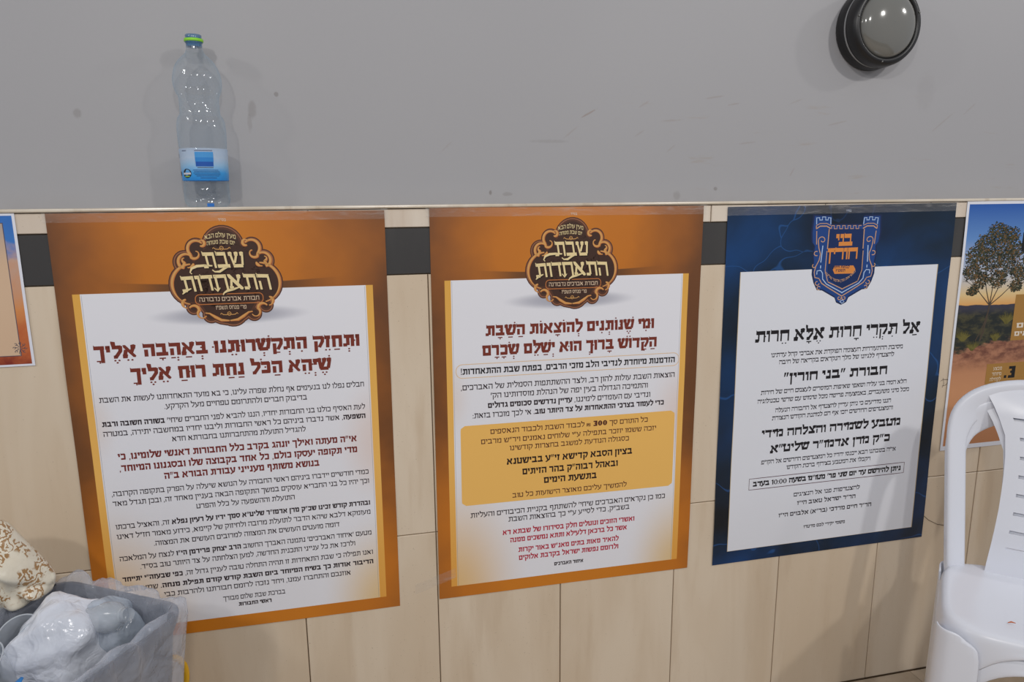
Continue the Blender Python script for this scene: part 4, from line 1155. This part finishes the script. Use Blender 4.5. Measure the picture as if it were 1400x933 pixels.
def build_chair(loc, rz, label):
    m = chair_meshes()
    root = empty('plastic_chair', loc, (0, 0, rz))
    tag(root, label, 'chair', 'stacked white plastic chairs')
    o = m['seat'].build('seat', M_white, root, smooth=True, weld=True); mod(o, 'SOLIDIFY', 'thick', thickness=.004, offset=-1); mod(o, 'SUBSURF', 'sub', levels=1, render_levels=1)
    for lb in m['legs']:
        o = lb.build('leg', M_white, root, smooth=True, weld=True); mod(o, 'SOLIDIFY', 'thick', thickness=.0045, offset=0); mod(o, 'SUBSURF', 'sub', levels=1, render_levels=1)
    o = m['hoop'].build('back_frame', M_white, root, smooth=True, weld=True); mod(o, 'SUBSURF', 'sub', levels=1, render_levels=1)
    o = m['panel'].build('back_panel', M_white, root, smooth=True, weld=True); mod(o, 'SOLIDIFY', 'thick', thickness=.004, offset=0); mod(o, 'EDGE_SPLIT', 'split', split_angle=R_(40))
    return root
CH = (1.246, -.454, 0.0); CA = R_(-41)
low = build_chair(CH, CA, 'lower white plastic chair of the stack, its seat hidden under the upper chair')
def dup(root, loc, rz, label):
    r = root.copy(); COL.objects.link(r); r.location = loc; r.rotation_euler = (0, 0, rz); r['label'] = label
    for ch in list(root.children):
        c = ch.copy(); COL.objects.link(c); c.parent = r
    return r
top = dup(low, (CH[0], CH[1], .036), CA, 'upper white plastic chair on top of the stack, slotted back and glossy seat')
b = MB(); b.tube([(1.118, -.468, .4765), (1.124, -.470, .4785), (1.131, -.474, .477)], [.0008, .0016, .0006], 6)
tag(b.build('crumb', ink(190, 96, 40)), 'tiny orange crumb lying on the white chair seat', 'crumb')

# ------------------------------------------------------------------ rubbish bin with its bag and rubbish
def rrect(w, d, r, n=6):
    pts = []
    for (cx, cy, a0) in ((w / 2 - r, d / 2 - r, 0), (-w / 2 + r, d / 2 - r, 90), (-w / 2 + r, -d / 2 + r, 180), (w / 2 - r, -d / 2 + r, 270)):
        for k in range(n + 1):
            a = R_(a0 + 90 * k / n); pts.append((cx + r * math.cos(a), cy + r * math.sin(a)))
    return pts
BW, BD, BZ = .31, .42, .655
BA = math.atan2(-.53, .85)
e1 = Vector((.85, -.53)).normalized(); e2 = Vector((.53, .85)).normalized()
Bc = Vector((-.462, -.338)) - e1 * (BW / 2 + .012) - e2 * (BD / 2 - .02)
M_bin = plain('dark_bin_plastic', rgb(34, 38, 52), .45, .5)
def make_bin():
    root = empty('rubbish_bin', (Bc.x, Bc.y, 0), (0, 0, BA))
    tag(root, 'dark grey plastic rubbish bin lined with a clear bag, bottom left corner', 'rubbish bin')
    b = MB(); rows = []
    for (s_, z) in ((.72, 0.0), (.72, .004), (.78, .2), (.86, .42), (.95, .62), (.99, .64), (1.0, .648), (1.0, BZ), (.965, BZ), (.935, .62), (.84, .42), (.76, .2), (.70, .012)):
        rows.append([(p[0] * s_, p[1] * s_, z) for p in rrect(BW, BD, .05)])
    b.grid(rows, close_u=True); n = len(rows[0]); b.f.append(tuple(reversed(range(n)))); j = n * (len(rows) - 1); b.f.append(tuple(range(j, j + n)))
    b.build('bin_body', M_bin, root, smooth=True)
    # bag: inside, over the rim, down the outside, rumpled
    b = MB(); rows = []; base = rrect(BW, BD, .05, 14)
    dense = []
    for i in range(len(base)):
        a, c = Vector(base[i]), Vector(base[(i + 1) % len(base)]); k = max(1, int((c - a).length / .008))
        for q in range(k): dense.append(a.lerp(c, q / k))
    prof = [(.74, .30), (.82, .45), (.89, .56), (.925, .62), (.965, BZ + .004), (1.0, BZ + .012), (1.03, BZ + .006), (1.04, BZ - .02), (1.015, BZ - .06), (.985, BZ - .11), (.945, BZ - .17), (.905, BZ - .24), (.87, BZ - .31)]
    sub = []
    for i in range(len(prof) - 1):
        for k in range(3): sub.append((prof[i][0] + (prof[i + 1][0] - prof[i][0]) * k / 3, prof[i][1] + (prof[i + 1][1] - prof[i][1]) * k / 3))
    sub.append(prof[-1])
    for i, (s_, z) in enumerate(sub):
        row = []
        for j, p in enumerate(dense):
            u = j / len(dense); out = max(0, (i - 12) / len(sub))
            ang = math.atan2(p.y, p.x)
            f = noise.noise(Vector((math.cos(ang) * 5, math.sin(ang) * 5, z * 3))) * .010 + noise.noise(Vector((math.cos(ang) * 16, math.sin(ang) * 16, z * 5))) * .006
            fold = abs(noise.noise(Vector((math.cos(ang) * 11 + 3, math.sin(ang) * 11 + z * 6, z * 2.5)))) * .014 * out
            zz = z + noise.noise(Vector((math.cos(ang) * 4, math.sin(ang) * 4, 9))) * .022 * min(1, max(0, (z - .55) / .1)) + (f * .8)
            d = p.normalized(); k_ = 1.0 if i > 11 else .4
            q = p * s_ + d * (f * k_ + fold + (.004 if i > 14 else -.006))
            row.append((q.x, q.y, zz))
        rows.append(row)
    b.grid(rows, close_u=True)
    b.build('bag_liner', film_mat('clear_bag_film', rgb(216, 222, 236), .22, .16), root, smooth=True)
make_bin()

def crumple(name, mat, loc, size, seed, amp, label, cat, rot=(0, 0, 0), group=None):
    """crumpled film: a coarse creased shell, edges kept sharp where the folds run"""
    rnd = random.Random(seed)
    bm = bmesh.new(); bmesh.ops.create_icosphere(bm, subdivisions=3, radius=1.0)
    for v in bm.verts:
        d = v.co.normalized()
        n1 = noise.noise(d * 1.5 + Vector((seed, 0, 0))); n2 = 1 - abs(noise.noise(d * 2.6 + Vector((0, seed, 0)))) * 2.4
        k = 1 + amp * (n1 * .8 + (n2 - .5) * .6) + rnd.uniform(-.06, .06)
        v.co = Vector((d.x * size[0] * k, d.y * size[1] * k, d.z * size[2] * k))
    me = bpy.data.meshes.new(name); bm.to_mesh(me); bm.free(); me.materials.append(mat)
    for p in me.polygons: p.use_smooth = True
    o = bpy.data.objects.new(name, me); COL.objects.link(o); o.location = loc; o.rotation_euler = rot
    mod(o, 'SUBSURF', 'sub', levels=1, render_levels=1)
    return tag(o, label, cat, group)

def bl(x, y, z): # bin local to world
    v = Vector((Bc.x, Bc.y)) + e1 * x + e2 * y
    return (v.x, v.y, z)
film = film_mat('milky_film', rgb(232, 236, 246), .74, .20)
film2 = film_mat('clear_film', rgb(200, 212, 226), .40, .16)
crumple('plastic_wrap', film, (-.672, -.305, .605), (.078, .072, .098), 2.3, .42, 'large crumpled milky plastic sheet heaped in the middle of the bin', 'plastic wrap', (0.2, .3, .4))
crumple('plastic_wrap', film2, (-.600, -.285, .610), (.045, .045, .065), 7.7, .4, 'clear crumpled plastic beside the milky sheet, towards the bin corner', 'plastic wrap', (0.1, -.3, .2))
crumple('plastic_wrap', film, (-.690, -.475, .560), (.080, .060, .055), 5.1, .4, 'pale crumpled plastic low in the front of the bin', 'plastic wrap')
bluefilm = film_mat('blue_film', rgb(140, 166, 218), .62, .10)
crumple('plastic_bag', bluefilm, (-.775, -.430, .60), (.042, .050, .080), 9.9, .4, 'bluish plastic bag bulging at the lower left corner of the photo', 'plastic bag')

M_cup = plain('clear_cup_plastic', rgb(206, 212, 218), .18, .6, Alpha=.42)
def cup(loc, rot, label):
    root = empty('plastic_cup', loc, rot); tag(root, label, 'cup', 'used clear plastic cups in the bin')
    b = MB(); b.lathe([(.0001, 0.001), (.022, .001), (.023, .004), (.0245, .02), (.0275, .045), (.030, .066), (.0345, .082)], 36)
    b.build('cup_wall', M_cup, root, smooth=True)
    b = MB(); pts = [(.0348 * math.cos(2 * math.pi * k / 36), .0348 * math.sin(2 * math.pi * k / 36), .0822) for k in range(36)]
    b.tube(pts, .0013, 8, closed=True); b.build('cup_rim', plain('cup_rim_plastic', rgb(206, 212, 218), .2, .6, Alpha=.6), root, smooth=True)
cup((-.727, -.262, .575), (R_(35), R_(-15), .3), 'clear plastic cup lying tilted by the dark back wall of the bin')
cup((-.712, -.280, .572), (R_(38), R_(-5), .5), 'clear plastic cup nested in front of the tilted one at the back')
cup((-.745, -.345, .570), (R_(25), R_(-12), 0), 'clear plastic cup with wide round rim at the left of the bin')
# clear crushed bottle piece
root = empty('crushed_bottle', (-.600, -.318, .655), (R_(70), R_(20), R_(50)))
tag(root, 'small clear crushed bottle poking out of the wrap in the bin', 'bottle')
b = MB(); b.lathe([(.020, -.05), (.024, -.03), (.022, -.01), (.026, .01), (.023, .03), (.013, .045), (.011, .05), (.011, .062)], 28); b.build('bottle_body', M_cup, root, smooth=True)
b = MB(); b.lathe([(.0125, .050), (.0135, .052), (.0125, .055)], 24); b.build('neck_ring', M_cup, root, smooth=True)
# blue cap fragment
b = MB(); b.tube([(-.700, -.445, .615), (-.690, -.437, .628), (-.684, -.425, .634)], [.003, .008, .003], 8, flat=.4)
tag(b.build('plastic_shard', plain('blue_plastic', rgb(40, 130, 206), .3), None, smooth=True), 'small bright blue plastic shard on top of the pale rubbish', 'plastic shard')

# patterned table cover hanging out of the bin
def damask():
    t = NT('gold_damask_plastic'); obj, x, y, z = t.xyz()
    w1 = t.node('ShaderNodeTexWave', wave_type='RINGS'); t.t.links.new(t.scale(obj, 1, 1, 1, (.03, 0, .05)), w1.inputs[0])
    w1.inputs['Scale'].default_value = 20; w1.inputs['Distortion'].default_value = 16; w1.inputs['Detail'].default_value = 3; w1.inputs['Detail Scale'].default_value = 3.0
    cl = t.noise(t.scale(obj, 1, 1, 1, (1.7, .3, .2)), 24, 3, .5)
    mask = t.m('MULTIPLY', t.step(w1.outputs[1], .50, .62), t.step(cl, .47, .54))
    n = t.noise(obj, 60, 3)
    c = t.mix(t.m('MULTIPLY', mask, .9), t.mix(n, rgb(222, 212, 190), rgb(236, 228, 210)), rgb(158, 112, 52))
    t.set(Base_Color=c, Roughness=.28); t.bump(t.noise(obj, 40, 3, .6, 1.0), .4, .003)
    return t.mat
def cover():
    # heap outline in wall-parallel plane, rounded in depth
    b = MB(); rows = []
    # upper contour points (x, z) measured from left to right
    top_c = [(-.95, .80), (-.88, .825), (-.82, .825), (-.781, .812), (-.766, .800), (-.737, .752), (-.712, .712), (-.704, .690), (-.708, .672)]
    bot_c = [(-.95, .60), (-.90, .61), (-.86, .62), (-.83, .630), (-.80, .640), (-.775, .645), (-.75, .650), (-.73, .657), (-.712, .664)]
    N, Mv = 44, 26
    def samp(cv, u):
        f = u * (len(cv) - 1); i = min(len(cv) - 2, int(f)); a = f - i
        return (cv[i][0] + (cv[i + 1][0] - cv[i][0]) * a, cv[i][1] + (cv[i + 1][1] - cv[i][1]) * a)
    for side in (0, 1):
        rr = []
        for j in range(Mv + 1):
            v = j / Mv; row = []
            for i in range(N + 1):
                u = i / N; A, B = samp(top_c, u), samp(bot_c, u)
                x = A[0] + (B[0] - A[0]) * v; z = A[1] + (B[1] - A[1]) * v
                bulge = math.sqrt(max(0, 1 - (2 * v - 1) ** 2)) * .055 * math.sqrt(max(0, 1 - u ** 4))
                f = (noise.noise(Vector((x * 12, z * 12, 1.5))) * .020 + (abs(noise.noise(Vector((x * 22 + z * 18, z * 12 - x * 9, 4)))) - .2) * .042) * min(1, bulge / .02)
                y = -.215 - (bulge + f) if side == 0 else -.215 + bulge * .6
                row.append((x, y, z))
            rr.append(row)
        if side: rr = [list(reversed(r_)) for r_ in rr]
        b.grid(rr)
    o = b.build('table_cover', damask(), None, smooth=True, weld=True)
    tag(o, 'crumpled cream plastic table cover with gold damask print hanging over the bin', 'table cover')
cover()

# yellow long-handled dustpan standing behind the bin
root = empty('dustpan', (-.560, -.085, 0)); tag(root, 'yellow plastic handle loop of a dustpan sticking up beside the bin', 'dustpan')
M_yel = plain('yellow_plastic', rgb(232, 178, 30), .35)
b = MB(); b.tube([(.020 * math.cos(R_(a)), 0, .378 + .030 * math.sin(R_(a)) * (1.25 if math.sin(R_(a)) > 0 else 1.6)) for a in range(0, 360, 15)], .0068, 10, closed=True); b.build('handle_loop', M_yel, root, smooth=True)
b = MB(); b.tube([(0, 0, .335), (0, 0, .25), (0, .005, .10)], .010, 12); b.build('handle', M_yel, root, smooth=True)
b = MB(); b.box(-.10, .10, -.02, .035, .0, .11); b.build('pan', M_yel, root)
